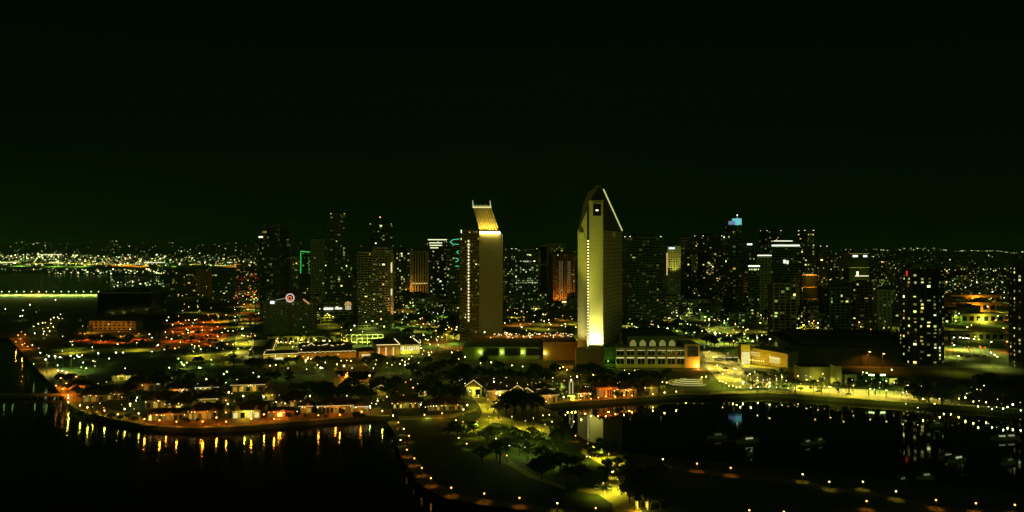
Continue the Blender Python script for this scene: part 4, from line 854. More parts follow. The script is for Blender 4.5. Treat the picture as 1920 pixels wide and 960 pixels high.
S('string lit market front facing the quay', 594, 660, 775, 4.5, 14, 'tan', front='o', lampp=1500, eave='y', n=9)
S('shop with a short white eave bar at the eastern quay end', 662, 686, 775, 4, 12, front='o', lampp=1100, eave='w')
S('cottage with a crooked white gable line among dark trees', 696, 728, 742, 4, 12, 'tan', front='y', lampp=1200, gable=2, rh=3.2)
S('boxy lit cottage left of the large dark tree', 783, 798, 743, 4.5, 9, 'cream', front='y', lampp=1700, win=mul((1, .8, .3), .7))
S('long low restaurant with lit windows below dark trees', 735, 786, 766, 3.6, 12, 'tan', front='y', lampp=500, n=9)
S('long low restaurant with warm windows beside the orange lamp', 800, 866, 770, 3.6, 12, 'tan', front='y', lampp=300, n=12)
# eastern village
S('golden round fronted shop at the head of the sandy path', 879, 908, 742, 6, 16, 'cream', front='y', lampp=4200, gable=2, rh=4.5, rot=R(-12))
S('lantern hung shop right of the golden shop', 912, 946, 746, 4.5, 14, 'tan', front='o', lampp=2400, eave='y')
S('gabled cottage with lit gable lines above dark trees', 955, 979, 744, 4.2, 12, 'brown', front='y', lampp=700, gable=2, rh=3.4)
S('golden shop at the corner of the eastern quay', 982, 1002, 750, 5, 12, 'cream', front='y', lampp=3000, rot=R(-10), gable=2)
S('orange lit quay restaurant with a string of eave lights', 1004, 1043, 756, 5, 12, 'tan', front='o', lampp=1700, eave='y', n=9)
S('dark roofed shop with a lit strip behind the quay restaurant', 1000, 1036, 742, 4.5, 12, front='y', lampp=600, eave='y')
S('red two storey shop row with warm windows on the quay', 1116, 1156, 746, 7.0, 12, 'red', front='o', lampp=3300, n=10)
S('lower orange shop row right of the red shop row', 1157, 1192, 744, 5.2, 12, 'tan', front='o', lampp=2600, n=8)
S('dark roofed shop behind the red shop row', 1104, 1160, 728, 5, 14, lampp=300, eave=None)
S('shell roofed cafe beside the curved terrace', 1206, 1232, 738, 4.5, 12, 'tan', front='y', lampp=900, rh=4.5)
S('small shop beside the white lighthouse', 1082, 1104, 749, 4, 10, 'tan', front='o', lampp=1700, eave='y')
for lab, px, base, h in (('white lit lighthouse shaped tower on the eastern quay', 1071, 749, 15),):
    x, y, z = gp(px, base); t = thing('lighthouse', lab, 'lighthouse', (x, y, 2.5)); t.scale = (.62, .62, .85)
    b = MB(); b.cyl(0, 0, 0, 3.4, 4.2, 3.6, 8, None); b.build('base', 'white', t)
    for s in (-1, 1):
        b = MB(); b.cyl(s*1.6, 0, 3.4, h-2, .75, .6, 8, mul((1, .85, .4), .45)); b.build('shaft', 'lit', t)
    b = MB(); b.box(-2.6, 2.6, -.9, .9, h-2, h-1.2); b.build('gallery', 'white', t)
    b = MB(); b.cyl(0, 0, h-1.2, h+.6, 1.0, .9, 8, mul((1, .86, .5), 1.4)); b.build('lantern', 'lit', t)
    b = MB(); b.cyl(0, 0, h+.62, h+2, 1.3, .1, 8); b.build('cap', 'tile', t)
    for k in range(3): light('POINT', LY, 800, (-4+4*k, -5, 3), t, .3, name='base_lamp')
x, y, z = gp(1053, 735); t = thing('tent', 'white peaked tent glowing left of the lighthouse', 'tent', (x, y, 2.5))
b = MB(); b.prism(ngon(3.4, 3.4, 6), 3.0, 6.4, None, ngon(.25, .25, 6)); b.build('canopy', 'canvas', t)
for k in range(3):
    b = MB(); a = k*2.1; b.cyl(3*math.cos(a), 3*math.sin(a), 0, 3, .12); b.build('post', 'metal', t)
light('POINT', LY, 900, (0, -3, 2.2), t, .3); light('POINT', LW, 700, (0, -6, 5), t, .3)
x, y, z = gp(997, 744); t = thing('spire', 'small cone spire glowing among the eastern village roofs', 'spire', (x, y, 2.5))
b = MB(); b.cyl(0, 0, 0, 5, 1.3, 1.2, 8); b.build('drum', 'cream', t); b = MB(); b.cyl(0, 0, 5.02, 9.5, 1.7, .05, 8); b.build('cone', 'canvas', t); light('POINT', LY, 700, (0, -3.5, 5), t, .3)
x, y, z = gp(1205, 957, 2.5); t = thing('park_shelter', 'small lit open shelter at the bottom of the park', 'shelter', (x, y+2, 2.5))
for sx in (-1, 1):
    for sy in (-1, 1):
        b = MB(); b.box(sx*1.9-.25, sx*1.9+.25, sy*1.5-.25, sy*1.5+.25, 0, 3.4); b.build('post', 'white', t)
b = MB(); b.prism(rect(5, 4.2), 3.42, 5.6, None, rect(.4, .4)); b.build('roof', 'roof', t)
light('POINT', LY, 700, (0, -2.8, 2.2), t, .3); light('POINT', LO, 500, (-2.5, -4.5, 1.2), t, .3)
# lit pier far left, small pier, outer pier building
pr = thing('pier', 'long pier deck lined with bright lamps across the far left water', 'pier', (0, 0, 0))
yy = 1480; xa, xb = xat(-700, yy), xat(182, yy); b = MB(); b.box(xa, xb, yy, yy+26, 1.2, 5.4); b.build('deck', 'pale', pr)
b = MB()
for k in range(70): x = xa+(xb-xa)*k/69; b.box(x-.5, x+.5, yy+2, yy+3, -1, 1.2); b.box(x-.5, x+.5, yy+22, yy+23, -1, 1.2)
b.build('pile', 'timber', pr, kind='stuff')
b = MB()
for k in range(64):
    x = xa+(xb-xa)*k/63; b.cyl(x, yy+5, 5.4, 11, .2, .2, 4)
b.build('lamp_post', 'metal', pr, kind='stuff')
b = MB()
for k in range(64):
    x = xa+(xb-xa)*k/63; b.ball(x, yy+5, 11.4, 1.15, mul((.85, 1, .42), 2.4), 6, 4)
b.build('lamp_head', 'lit', pr, kind='stuff')
for k in range(30): light('POINT', (.66, 1, .18), 24000, (xa+(xb-xa)*(.3+.7*k/29), yy-7, 9), pr, .6)
light('POINT', LO, 60000, (xat(62, yy), yy+8, 9), pr, .6)
p2 = thing('pier', 'low timber pier reaching in from the left edge of the water', 'pier', (0, 0, 0))
yy = 485; b = MB(); b.box(xat(-200, yy), xat(116, yy), yy, yy+7, 1.5, 2.3); b.build('deck', 'timber', p2)
b = MB()
for k in range(24): x = xat(-190+k*13, yy); b.cyl(x, yy+.4, -1, 1.5, .25); b.cyl(x, yy+6.6, -1, 1.5, .25)
b.build('pile', 'timber', p2, kind='stuff')
for px in (2, 18, 60, 82): light('POINT', LG, 25, (xat(px, yy), yy+3, 5.5), p2, .25)
b = MB()
for px in (2, 18, 60, 82): b.cyl(xat(px, yy), yy+3, 2.3, 5.2, .1); 
b.build('lamp_post', 'metal', p2, kind='stuff')

# ------------------------------------------------------------------ trees
def leaf_card(b, p, s, r):
    u = Vector((r.gauss(0, 1), r.gauss(0, 1), r.gauss(0, .7))).normalized(); v = u.cross(Vector((r.gauss(0, 1), r.gauss(0, 1), r.gauss(0, 1)))).normalized()
    a, c = u*s, v*s*.6; b.face([p-a, p+c*.9, p+a, p-c*.9])
PROTO = {}
def tree_proto(key, name, kind, seed, h=9.0, rad=4.0, n=900, leaf='leaf', s=.42):
    r = random.Random(seed); root = bpy.data.objects.new(name, None); COL.objects.link(root)
    tb, cb = MB(), MB()
    if kind == 'palm':
        lean = Vector((r.uniform(-.5, .5), r.uniform(-.5, .5), 0)); segs = 6
        for i in range(segs): tb.tube(lean*(i/segs)**2+Vector((0, 0, h*i/segs)), lean*((i+1)/segs)**2+Vector((0, 0, h*(i+1)/segs)), .28-.02*i, None, 6, .26-.02*i)
        top = lean+Vector((0, 0, h))
        for k in range(26):
            a = 2*math.pi*k/26*2.4+r.random(); el = r.uniform(-.5, 1.1); L = r.uniform(2.1, 2.9); d = Vector((math.cos(a), math.sin(a), 0)); side = Vector((-d.y, d.x, 0)); p = top; prev = None
            for j in range(5):
                t = j/4; q = top+d*L*t*math.cos(el*.6)+Vector((0, 0, L*(math.sin(el)*t-.75*t*t))); wd = .45*math.sin(math.pi*min(.96, t*.85+.15))
                cur = (q-side*wd-Vector((0, 0, wd*.5)), q, q+side*wd-Vector((0, 0, wd*.5)))
                if prev: cb.face([prev[0], prev[1], cur[1], cur[0]]); cb.face([prev[1], prev[2], cur[2], cur[1]])
                prev = cur
    elif kind == 'cypress':
        tb.tube((0, 0, 0), (0, 0, h*.7), .3, None, 6, .08)
        for k in range(n):
            t = r.random()**.8; z = h*(.08+.92*t); rr = rad*math.sin(math.pi*min(1, (1-t)*.75+.12))*math.sqrt(r.uniform(.45, 1)); a = r.uniform(0, 6.283); leaf_card(cb, Vector((rr*math.cos(a), rr*math.sin(a), z)), s, r)
    else:
        th = h*(.30 if kind == 'round' else .42); segs = []
        tb.tube((0, 0, 0), (.1, 0, th), .34, None, 7, .24)
        ncl = 15 if kind == 'round' else 11
        for k in range(ncl):
            a = 2.4*k+r.uniform(-.4, .4); rr = rad*(math.sqrt((k+.5)/ncl))*.82; z = th+(h-th)*(.28+.50*(1-(rr/rad)**2)*r.uniform(.6, 1.25)+r.uniform(-.06, .10))
            c = Vector((rr*math.cos(a), rr*math.sin(a), z)); mid = Vector((0, 0, th))*.5+c*.5+Vector((0, 0, -.3)); tb.tube((.1, 0, th*.92), mid, .15, None, 5, .09); tb.tube(mid, c, .09, None, 4, .03)
            cr = rad*r.uniform(.30, .46)*(1 if kind == 'round' else .85)
            for _ in range(n//ncl):
                d = Vector((r.gauss(0, 1), r.gauss(0, 1), r.gauss(0, 1))).normalized()*cr*(r.random()**.45); d.z *= .72; leaf_card(cb, c+d, s*r.uniform(.7, 1.3), r)
    tb.build('trunk', 'bark', root); cb.build('crown', leaf, root); register(root); PROTO[key] = [root, False]
for v in range(3): tree_proto('round%d' % v, 'round_tree', 'round', 10+v, 8.5, 4.6, 1300)
for v in range(2): tree_proto('loose%d' % v, 'spreading_tree', 'loose', 20+v, 9.5, 4.8, 620, 'leaf2')
for v in range(2): tree_proto('palm%d' % v, 'palm_tree', 'palm', 30+v, 9.5, leaf='frond')
for v in range(2): tree_proto('cypress%d' % v, 'cypress_tree', 'cypress', 40+v, 15, 2.3, 700)
for v in range(2): tree_proto('bush%d' % v, 'bush', 'round', 50+v, 3.4, 2.3, 500, 'leaf2', .3)
WORD = {'round': ('round dark', 'tree'), 'loose': ('open crowned', 'tree'), 'palm': ('slender', 'palm tree'), 'cypress': ('tall dark pointed', 'tree'), 'bush': ('low leafy', 'bush')}
def plant(kind, px, py, h, where, group):
    key = '%s%d' % (kind, rng.randrange(3 if kind == 'round' else 2)); base, used = PROTO[key]
    H0 = {'round': 8.5, 'loose': 9.5, 'palm': 9.5, 'cypress': 15, 'bush': 3.4}[kind]; s = h/H0*rng.uniform(.88, 1.14)
    adj, noun = WORD[kind]; lab = '%s %s %s' % (adj, noun, where); x, y, z = gp(px, py)
    sc = (s*rng.uniform(.9, 1.15), s*rng.uniform(.9, 1.15), s)
    if not used:
        PROTO[key][1] = True; base.location = (x, y, 2.5); base.rotation_euler = (0, 0, rng.uniform(0, 6.28)); base.scale = sc; o = base; LAB.append((o, lab))
    else: o = dup(base, lab, (x, y, 2.5), rng.uniform(0, 6.28), sc)
    o['category'] = 'bush' if kind == 'bush' else 'tree'; o['group'] = group
def grove(kind, n, x0, x1, y0, y1, h0, h1, where, group):
    for k in range(n): plant(kind, x0+(x1-x0)*(k+rng.random())/n, rng.uniform(y0, y1), rng.uniform(h0, h1), where, group)
for px, py, h in ((472, 697, 11), (490, 698, 12), (508, 696, 11), (522, 694, 9)): plant('round', px, py, h, 'left of the lawn below the market wing', 'trees round the market lawn')
for px, py, h in ((541, 688, 8), (557, 687, 8.5), (596, 686, 8), (612, 687, 9), (628, 686, 9), (690, 690, 10), (705, 691, 11), (716, 688, 8), (737, 683, 7), (752, 683, 7)): plant('round', px, py, h, 'on the lawn in front of the string lit market', 'trees round the market lawn')
grove('round', 14, 545, 745, 728, 754, 8, 12, 'in the dark belt behind the quay shops', 'trees of the western village')
grove('round', 9, 590, 700, 745, 760, 6, 9, 'right behind the string lit quay front', 'trees of the western village')
grove('round', 10, 790, 868, 725, 762, 9, 13, 'in the dark clump left of the sandy path', 'trees left of the sandy path')
grove('round', 12, 770, 880, 690, 725, 7, 11, 'between the pillared hall and the sandy path', 'trees left of the sandy path')
grove('round', 9, 135, 240, 735, 752, 5, 8, 'among the western tip shops', 'trees of the western village')
grove('round', 8, 250, 365, 708, 735, 7, 10, 'behind the orange lit arcade shop', 'trees of the western village')
grove('round', 8, 420, 560, 706, 725, 6, 9, 'behind the long yellow eaved roof', 'trees of the western village')
grove('round', 10, 870, 985, 690, 722, 7, 12, 'in front of the crowned hotel podium', 'trees below the hotel podium')
grove('round', 7, 985, 1045, 705, 730, 8, 12, 'left of the glowing tent', 'trees below the hotel podium')
for px, py, h in ((1090, 716, 12), (1102, 718, 13), (1116, 717, 13), (1128, 716, 11), (1140, 715, 9)): plant('round', px, py, h, 'at the foot of the floodlit tower', 'trees at the foot of the tower')
grove('round', 8, 1106, 1160, 726, 738, 6, 8, 'just behind the red shop row', 'trees at the foot of the tower')
grove('round', 9, 1160, 1262, 706, 728, 7, 10, 'in front of the ballroom wing', 'trees in front of the ballroom')
for px, py, h in ((950, 778, 12), (965, 776, 14), (980, 779, 13), (997, 776, 12), (1008, 772, 9), (985, 770, 11)): plant('round', px, py, h, 'in the big dark clump beside the eastern quay', 'trees of the park head')
plant('loose', 935, 786, 9, 'standing alone beside the sandy path fork', 'trees of the park head')
grove('loose', 20, 900, 1062, 828, 878, 7.5, 10.5, 'in the faintly lit park grove', 'trees of the park grove')
grove('loose', 6, 905, 1000, 818, 828, 5, 7, 'at the upper edge of the park grove', 'trees of the park grove')
grove('round', 10, 1000, 1090, 868, 905, 5, 8, 'in the dark strip below the park grove', 'trees of the park grove')
grove('bush', 16, 1098, 1155, 838, 858, 2.6, 4.2, 'in the bright yellow planting by the basin', 'bushes by the basin')
grove('bush', 14, 1128, 1215, 866, 892, 2.4, 4.4, 'in the scrub above the parked cars', 'bushes above the parked cars')
grove('round', 9, 1175, 1240, 884, 925, 5, 7.5, 'in the dark thicket right of the parked cars', 'trees right of the parked cars')
grove('round', 6, 1180, 1245, 930, 962, 6, 8, 'beside the lit park shelter', 'trees right of the parked cars')
grove('round', 7, 840, 890, 806, 822, 4, 6.5, 'on the dark bank below the round lawn', 'trees of the park grove')
grove('palm', 16, 1392, 1480, 712, 727, 6.5, 9, 'in the palm row below the gold hall', 'palms below the gold hall')
grove('bush', 10, 1395, 1490, 722, 733, 2, 3.5, 'under the palms below the gold hall', 'bushes below the gold hall')
grove('palm', 12, 1488, 1770, 736, 744, 8, 11, 'standing along the pale promenade', 'palms along the promenade')
grove('round', 10, 1560, 1680, 712, 726, 4, 7, 'behind the pale promenade', 'trees behind the promenade')
grove('bush', 18, 1490, 1765, 722, 735, 2, 3.4, 'along the back of the pale promenade', 'bushes behind the promenade')
grove('round', 18, 1690, 1915, 718, 762, 6, 10, 'around the foot of the oval tower', 'trees round the oval tower')
grove('round', 16, 1318, 1490, 640, 652, 7, 11, 'in the green lit belt behind the plaza', 'trees behind the plaza')
grove('cypress', 9, 1595, 1682, 648, 662, 13, 20, 'in the pointed row left of the oval tower', 'pointed trees left of the oval tower')
grove('round', 12, 1505, 1600, 645, 662, 7, 10, 'below the ledge lit apartments', 'trees below the ledge lit apartments')
grove('round', 18, 1165, 1320, 612, 636, 8, 12, 'in the city park right of the floodlit tower', 'trees right of the floodlit tower')
grove('round', 18, 750, 866, 590, 640, 8, 13, 'left of the crowned hotel', 'trees left of the crowned hotel')
grove('round', 10, 945, 1078, 578, 600, 9, 14, 'in the dark band behind the hotel podium', 'trees behind the hotel podium')
grove('palm', 14, 505, 625, 646, 652, 8, 11, 'in the yellow lit row under the ring sign hotel', 'palms under the ring sign hotel')
grove('cypress', 7, 112, 178, 625, 645, 13, 19, 'left of the orange market hall', 'pointed trees of the west bank')
grove('round', 11, 150, 275, 640, 652, 6, 9, 'in front of the orange market hall', 'trees of the west bank')
grove('round', 11, 325, 415, 628, 646, 4.5, 6.5, 'dotted over the red lit car park', 'trees in the red car park')
grove('round', 7, 300, 440, 655, 690, 5, 8, 'around the lot below the red car park', 'trees round the lower lot')
grove('round', 6, 110, 165, 712, 735, 6, 9, 'by the orange lit western point', 'trees of the western point')
grove('cypress', 4, 468, 476, 600, 690, 9, 13, 'lining the street left of the ring sign hotel', 'street trees')
grove('round', 6, 630, 668, 600, 640, 8, 12, 'between the arched hall and the gridded apartments', 'trees near the arched hall')

grove('round', 16, 150, 420, 783, 796, 2.6, 4.6, 'on the western quay between the promenade lamps', 'small trees of the quay')
grove('round', 12, 440, 690, 776, 790, 2.6, 4.4, 'on the quay in front of the shops', 'small trees of the quay')
grove('palm', 9, 150, 690, 772, 786, 6, 9, 'rising above the quay shops', 'palms of the quay')
grove('round', 12, 240, 500, 740, 770, 4.5, 7.5, 'between the dark shop roofs', 'trees of the western village')
grove('round', 10, 905, 1110, 735, 752, 3.5, 6.5, 'between the shops of the eastern village', 'trees of the eastern village')
grove('palm', 7, 880, 1240, 728, 745, 6, 9, 'above the eastern village roofs', 'palms of the eastern village')
grove('round', 9, 1050, 1250, 752, 742, 2.5, 4, 'on the edge of the eastern quay', 'small trees of the quay')
# ------------------------------------------------------------------ lamps
LP_ = {}
def lamp_proto(key, name, style, hue, power, h, k=9.0, cone=150):
    root = bpy.data.objects.new(name, None); COL.objects.link(root); b = MB()
    if style == 'arm':
        b.cyl(0, 0, 0, h, .14, .08, 6); b.tube((0, 0, h), (0, -1.3, h+.35), .07); b.build('pole', 'metal', root)
        b = MB(); b.prism([(-.28, -1.9), (.28, -1.9), (.28, -1.0), (-.28, -1.0)], h+.12, h+.36, mul(HUE[hue][0], k)); b.build('lamp_head', 'lit', root); lz, ly = h-.2, -1.45
    elif style == 'mast':
        b.cyl(0, 0, 0, h, .3, .18, 6); b.box(-1.6, 1.6, -.15, .15, h-.3, h); b.build('pole', 'metal', root)
        for sx in (-1.2, 0, 1.2):
            b = MB(); b.prism([(sx-.5, -.6), (sx+.5, -.6), (sx+.5, .1), (sx-.5, .1)], h+.02, h+.8, mul(HUE[hue][0], k)); b.build('floodlight', 'lit', root)
        lz, ly = h-.8, -1.2
    elif style == 'hood':
        b.cyl(0, 0, 0, h, .10, .07, 6); b.build('pole', 'metal', root); b = MB(); b.ball(0, 0, h+.20, .24, mul(HUE[hue][0], k), 8, 5); b.build('lamp_globe', 'lit', root)
        b = MB(); b.cyl(0, 0, h+.46, h+.62, .42, .08, 8); b.build('hood', 'metal', root); lz, ly = h-.12, 0
    else:
        b.cyl(0, 0, 0, .5, .22, .16, 8); b.cyl(0, 0, .5, h, .09, .07, 6); b.build('pole', 'metal', root)
        b = MB(); b.ball(0, 0, h+.34, .32, mul(HUE[hue][0], k*1.35), 8, 6); b.build('lamp_globe', 'lit', root)
        b = MB(); b.cyl(0, 0, h+.82, h+.95, .2, .05, 6); b.build('cap', 'metal', root); lz, ly = h-.15, 0
    if power:
        if style == 'globe': light('POINT', HUE[hue][1], power, (0, ly, lz), root, .25)
        else: light('SPOT', HUE[hue][1], power, (0, ly, lz), root, .25, (0, 0, 0), spot=R(cone if style != 'mast' else 130), blend=.45)
    register(root); LP_[key] = [root, False, h+.4]
def lamp(key, px, py, label, group, sc=1.0, rz=None):
    root, used, hh = LP_[key]; x, y, _ = gp(px, py, 2.5+hh*sc); rz = rng.uniform(-.5, .5) if rz is None else rz; sc *= rng.choice((.8, .9, 1, 1.1, 1.3)) if key[:5] == 'globe' else 1
    if not used: LP_[key][1] = True; root.location = (x, y, 2.5); root.rotation_euler = (0, 0, rz); root.scale = (sc,)*3; LAB.append((root, label)); o = root
    else: o = dup(root, label, (x, y, 2.5), rz, sc)
    o['category'] = 'lamp'; o['group'] = group; return o
def lamp_at(key, pts, label, group, sc=1.0):
    for px, py in pts: lamp(key, px, HY+(py-HY)*(CH-2.5-LP_[key][2]*sc)/(CH-2.5), label, group, sc)
for hue in 'yogwrd':
    lamp_proto('globe_'+hue, 'promenade_lamp', 'globe', hue, {'y': 620, 'o': 1300, 'g': 420, 'w': 420, 'r': 600, 'd': 1500}[hue], 3.6, 9)
    lamp_proto('street_'+hue, 'street_lamp', 'arm', hue, 7000 if hue != 'd' else 7500, 9, 14)
    lamp_proto('mast_'+hue, 'flood_mast', 'mast', hue, 330000, 22, 9)
lamp_proto('path', 'path_lamp', 'hood', 'o', 480, 2.6, 8, 100)
lamp_proto('plaza', 'added_park_lamp', 'hood', 'y', 5200, 6.5, 3)  # lamp type added to brighten the park path, planting and cars
lamp_proto('tall', 'promenade_lamp', 'hood', 'p', 9500, 8, 2.5)
lamp_proto('grove', 'grove_lamp', 'globe', 'w', 1000, 4.2, 2)
lamp_proto('glare', 'flood_mast', 'mast', 'g', 5000, 10, 9)
lamp_proto('path_y', 'path_lamp', 'hood', 'y', 300, 2.6, 9, 100)
def many(key, pts, label, group, sc=1.0):
    for p in pts: lamp(key, p[0], p[1], label, group, sc)
many('globe_y', [(128, 741), (128, 747), (128, 754), (150, 759), (164, 765), (173, 762), (196, 767), (221, 774), (234, 768), (244, 761), (260, 775)], 'round promenade lamp along the western seawall', 'lamps along the west quay')
many('globe_o', [(271, 784), (299, 789), (331, 789), (380, 790), (406, 784), (424, 789), (471, 786), (495, 778), (514, 784), (526, 772), (509, 765), (597, 777), (637, 776), (678, 773)], 'orange promenade lamp along the quay shops', 'lamps along the west quay')
many('globe_y', [(717, 769), (737, 779), (796, 775), (869, 769), (876, 763)], 'quay lamp between the western shops and the park', 'lamps along the west quay')
many('globe_o', [(829, 772)], 'bright orange lamp alone on the dark park quay', 'lamps along the west quay')
many('globe_w', [(232, 719), (233, 726), (257, 743), (255, 751), (201, 731)], 'pale lamp among the western tip shops', 'lamps in the western village')
many('globe_y', [(342, 682), (345, 687), (387, 714), (410, 724), (413, 730), (429, 739), (427, 757), (456, 746)], 'yellow lamp near the orange lane', 'lamps in the western village')
many('globe_w', [(475, 702), (485, 707), (527, 701), (497, 721), (566, 733), (581, 740), (574, 741), (664, 731), (675, 755), (694, 759)], 'pale lamp in the dark trees behind the quay shops', 'lamps in the western village')
many('globe_y', [(725, 724), (708, 751), (811, 726), (797, 723), (807, 720), (832, 723), (820, 726)], 'yellow lamp among trees left of the sandy path', 'lamps in the western village')
many('globe_y', [(554, 671), (573, 678), (583, 671), (632, 684), (650, 674), (658, 676), (687, 674), (726, 679), (759, 676), (759, 687), (640, 676), (595, 683)], 'lamp on the lawn of the string lit market', 'lamps round the market')
many('globe_y', [(805, 668), (809, 660), (806, 648), (822, 647), (798, 636), (847, 663), (860, 673), (790, 655), (780, 640), (770, 632)], 'lamp on the slope right of the pillared hall', 'lamps round the market')
many('street_y', [(836, 617), (847, 616), (856, 618), (840, 610), (520, 634), (560, 634), (590, 634), (545, 640), (610, 638)], 'street lamp below the crowned and ring sign hotels', 'street lamps downtown')
r_ = random.Random(77)
many('globe_o', [(r_.uniform(644, 682), r_.uniform(697, 711)) for _ in range(15)], 'orange lamp crowding the red paved plaza', 'lamps on the red plaza', .8)
many('globe_y', [(668, 708), (645, 690), (693, 704)], 'brighter lamp at the rim of the red paved plaza', 'lamps on the red plaza', 1.4)
many('globe_g', [(901, 680), (921, 682), (960, 685), (980, 686), (1000, 688), (872, 672)], 'greenish lamp in front of the hotel podium', 'lamps below the hotel podium')
many('globe_y', [(1050, 691), (1063, 693), (1056, 688)], 'lamp left of the tower podium', 'lamps below the hotel podium')
many('globe_y', [(926, 719), (956, 721), (1024, 750), (1057, 748), (1090, 746), (938, 735), (944, 741), (931, 741), (937, 744), (1020, 709), (1030, 710), (1013, 716), (1037, 708)], 'lamp in the eastern village left of the lighthouse', 'lamps in the eastern village')
many('globe_o', [(1122, 744), (1154, 742), (1185, 739), (1108, 745), (1136, 743), (1170, 741)], 'orange lamp in front of the red shop row', 'lamps in the eastern village')
many('globe_y', [(1224, 736), (1246, 737), (1268, 734), (1242, 714), (1250, 717), (1158, 717), (1089, 704), (1082, 709), (1100, 708), (1112, 706), (1122, 708)], 'lamp behind the eastern quay shops', 'lamps in the eastern village')
many('path_y', [(1171, 693.5), (1190, 694), (1210, 696), (1229, 696), (1180, 700)], 'lamp in front of the ballroom wing', 'lamps before the ballroom')
many('globe_y', [(1316, 706), (1324, 707), (1349, 712), (1355, 715), (1361, 718), (1367, 721), (1374, 723), (1381, 725), (1388, 727)], 'small lamp edging the curved plaza lawn', 'lamps edging the plaza')
many('street_y', [(1345, 684), (1375, 690), (1405, 700), (1355, 700), (1335, 668), (1420, 712), (1440, 716), (1330, 690)], 'tall lamp over the yellow plaza', 'lamps over the plaza')
many('globe_w', [(1393, 720), (1421, 723), (1443, 724), (1408, 728)], 'pale lamp under the palms', 'lamps under the palms')
many('street_y', [(1466, 706), (1495, 704), (1510, 711), (1533, 713), (1526, 728), (1579, 731), (1542, 700), (1561, 694), (1600, 722), (1630, 728), (1660, 731), (1690, 735), (1555, 725)], 'tall lamp along the pale promenade', 'lamps along the promenade', .8)
many('glare', [(1634, 703), (1655, 703)], 'green white floodlight glaring over the dark trees', 'green floodlights')
lamp_at('tall', [(1495, 727), (1520, 728), (1546, 731), (1572, 733), (1598, 735), (1624, 737), (1650, 740), (1676, 742), (1702, 745), (1728, 748), (1752, 751)], 'slim tall lamp of the pale promenade row', 'lamps along the promenade')
many('plaza', [(897, 740), (915, 748), (925, 765), (917, 780), (895, 790), (868, 790), (960, 780), (1000, 783), (1022, 795), (985, 788), (1012, 806), (940, 785)], 'added slim lamp beside the sandy path', 'added lamps of the sandy path')  # lamps added only to brighten the sandy path
many('grove', [(930, 822), (955, 835), (985, 838), (1010, 845), (1035, 840), (1050, 856), (970, 820), (1020, 828)], 'slim lamp hidden in the park grove', 'lamps in the grove')
many('plaza', [(1112, 836), (1128, 842), (1142, 850), (1158, 898)], 'added slim lamp over the park planting and cars', 'added lamps over the parked cars', .7)  # lamps added to light the planting and the car park
lamp_at('tall', [(1328, 662), (1338, 690), (1352, 706), (1365, 680), (1380, 712), (1392, 700), (1415, 718), (1330, 676), (1440, 722), (1465, 724), (1321, 668), (1346, 667), (1358, 692), (1402, 690), (1323, 686), (1372, 698)], 'slim tall lamp of the yellow plaza', 'lamps over the plaza', 1.0)
lamp_at('grove', [(1402, 716), (1420, 720), (1438, 724), (1456, 722), (1474, 726), (1390, 710)], 'slim lamp among the palms below the gold hall', 'lamps under the palms')
lamp_at('tall', [(446, 600), (470, 606), (445, 632), (471, 640), (443, 662), (472, 668), (448, 575), (470, 580)], 'slim tall lamp of the pale street', 'lamps of the pale street', 1.0)
many('globe_y', [(508, 640), (522, 641), (536, 640), (550, 641), (564, 640), (578, 641), (592, 640), (606, 641), (618, 640)], 'lamp in the yellow lit palm row', 'lamps in the palm row', 1.2)
many('grove', [(540, 690), (575, 692), (605, 690), (660, 690), (700, 690), (735, 684), (765, 682), (785, 680)], 'slim greenish lamp on the market lawn', 'lamps round the market', 1.2)
many('globe_g', [(1618, 697), (1625, 702), (1672, 696), (1672, 710), (1662, 714)], 'greenish lamp near the two floodlights', 'green floodlights')
many('globe_y', [(1696, 718), (1702, 720), (1739, 732), (1783, 741), (1798, 746), (1731, 749), (1762, 746), (1825, 754), (1849, 754), (1770, 738), (1810, 749)], 'lamp at the foot of the oval tower', 'lamps by the oval towers')
many('globe_w', [(1834, 762), (1860, 764), (1881, 766), (1889, 763), (1899, 762), (1914, 768)], 'lamp on the far right seawall', 'lamps by the oval towers')
many('path', [(747, 791), (767, 816), (763, 842), (777, 858), (791, 876), (808, 895), (846, 913), (908, 924), (974, 932), (1117, 951)], 'low path lamp pooling light on the dark park bank', 'path lamps of the dark bank', 1.25)
many('path_y', [(757, 803), (751, 824), (1045, 942)], 'paler path lamp of the dark park bank', 'path lamps of the dark bank', 1.2)
many('path_y', [(855, 787), (857, 796), (875, 831), (860, 820), (929, 839), (1035, 790), (1030, 777), (1018, 778)], 'small path lamp around the park head', 'path lamps of the park head')
many('path', [(915, 844), (950, 853), (1079, 816), (1103, 831), (1184, 864)], 'orange path lamp around the park grove', 'path lamps of the park head', 1.1)
many('path_y', [(1106, 856), (1100, 855), (1150, 883), (1148, 884), (1076, 790), (1060, 777)], 'small lamp in the planting by the basin', 'path lamps of the park head')
many('path', [(1307, 868), (1370, 876), (1625, 938), (1755, 936), (1830, 942), (1903, 945), (1405, 955), (1470, 958)], 'path lamp on the dark breakwater right of the park', 'path lamps of the breakwater', 1.25)
many('path_y', [(1243, 860), (1505, 888), (1555, 902), (1618, 902), (1680, 920)], 'pale path lamp on the dark breakwater', 'path lamps of the breakwater', 1.2)
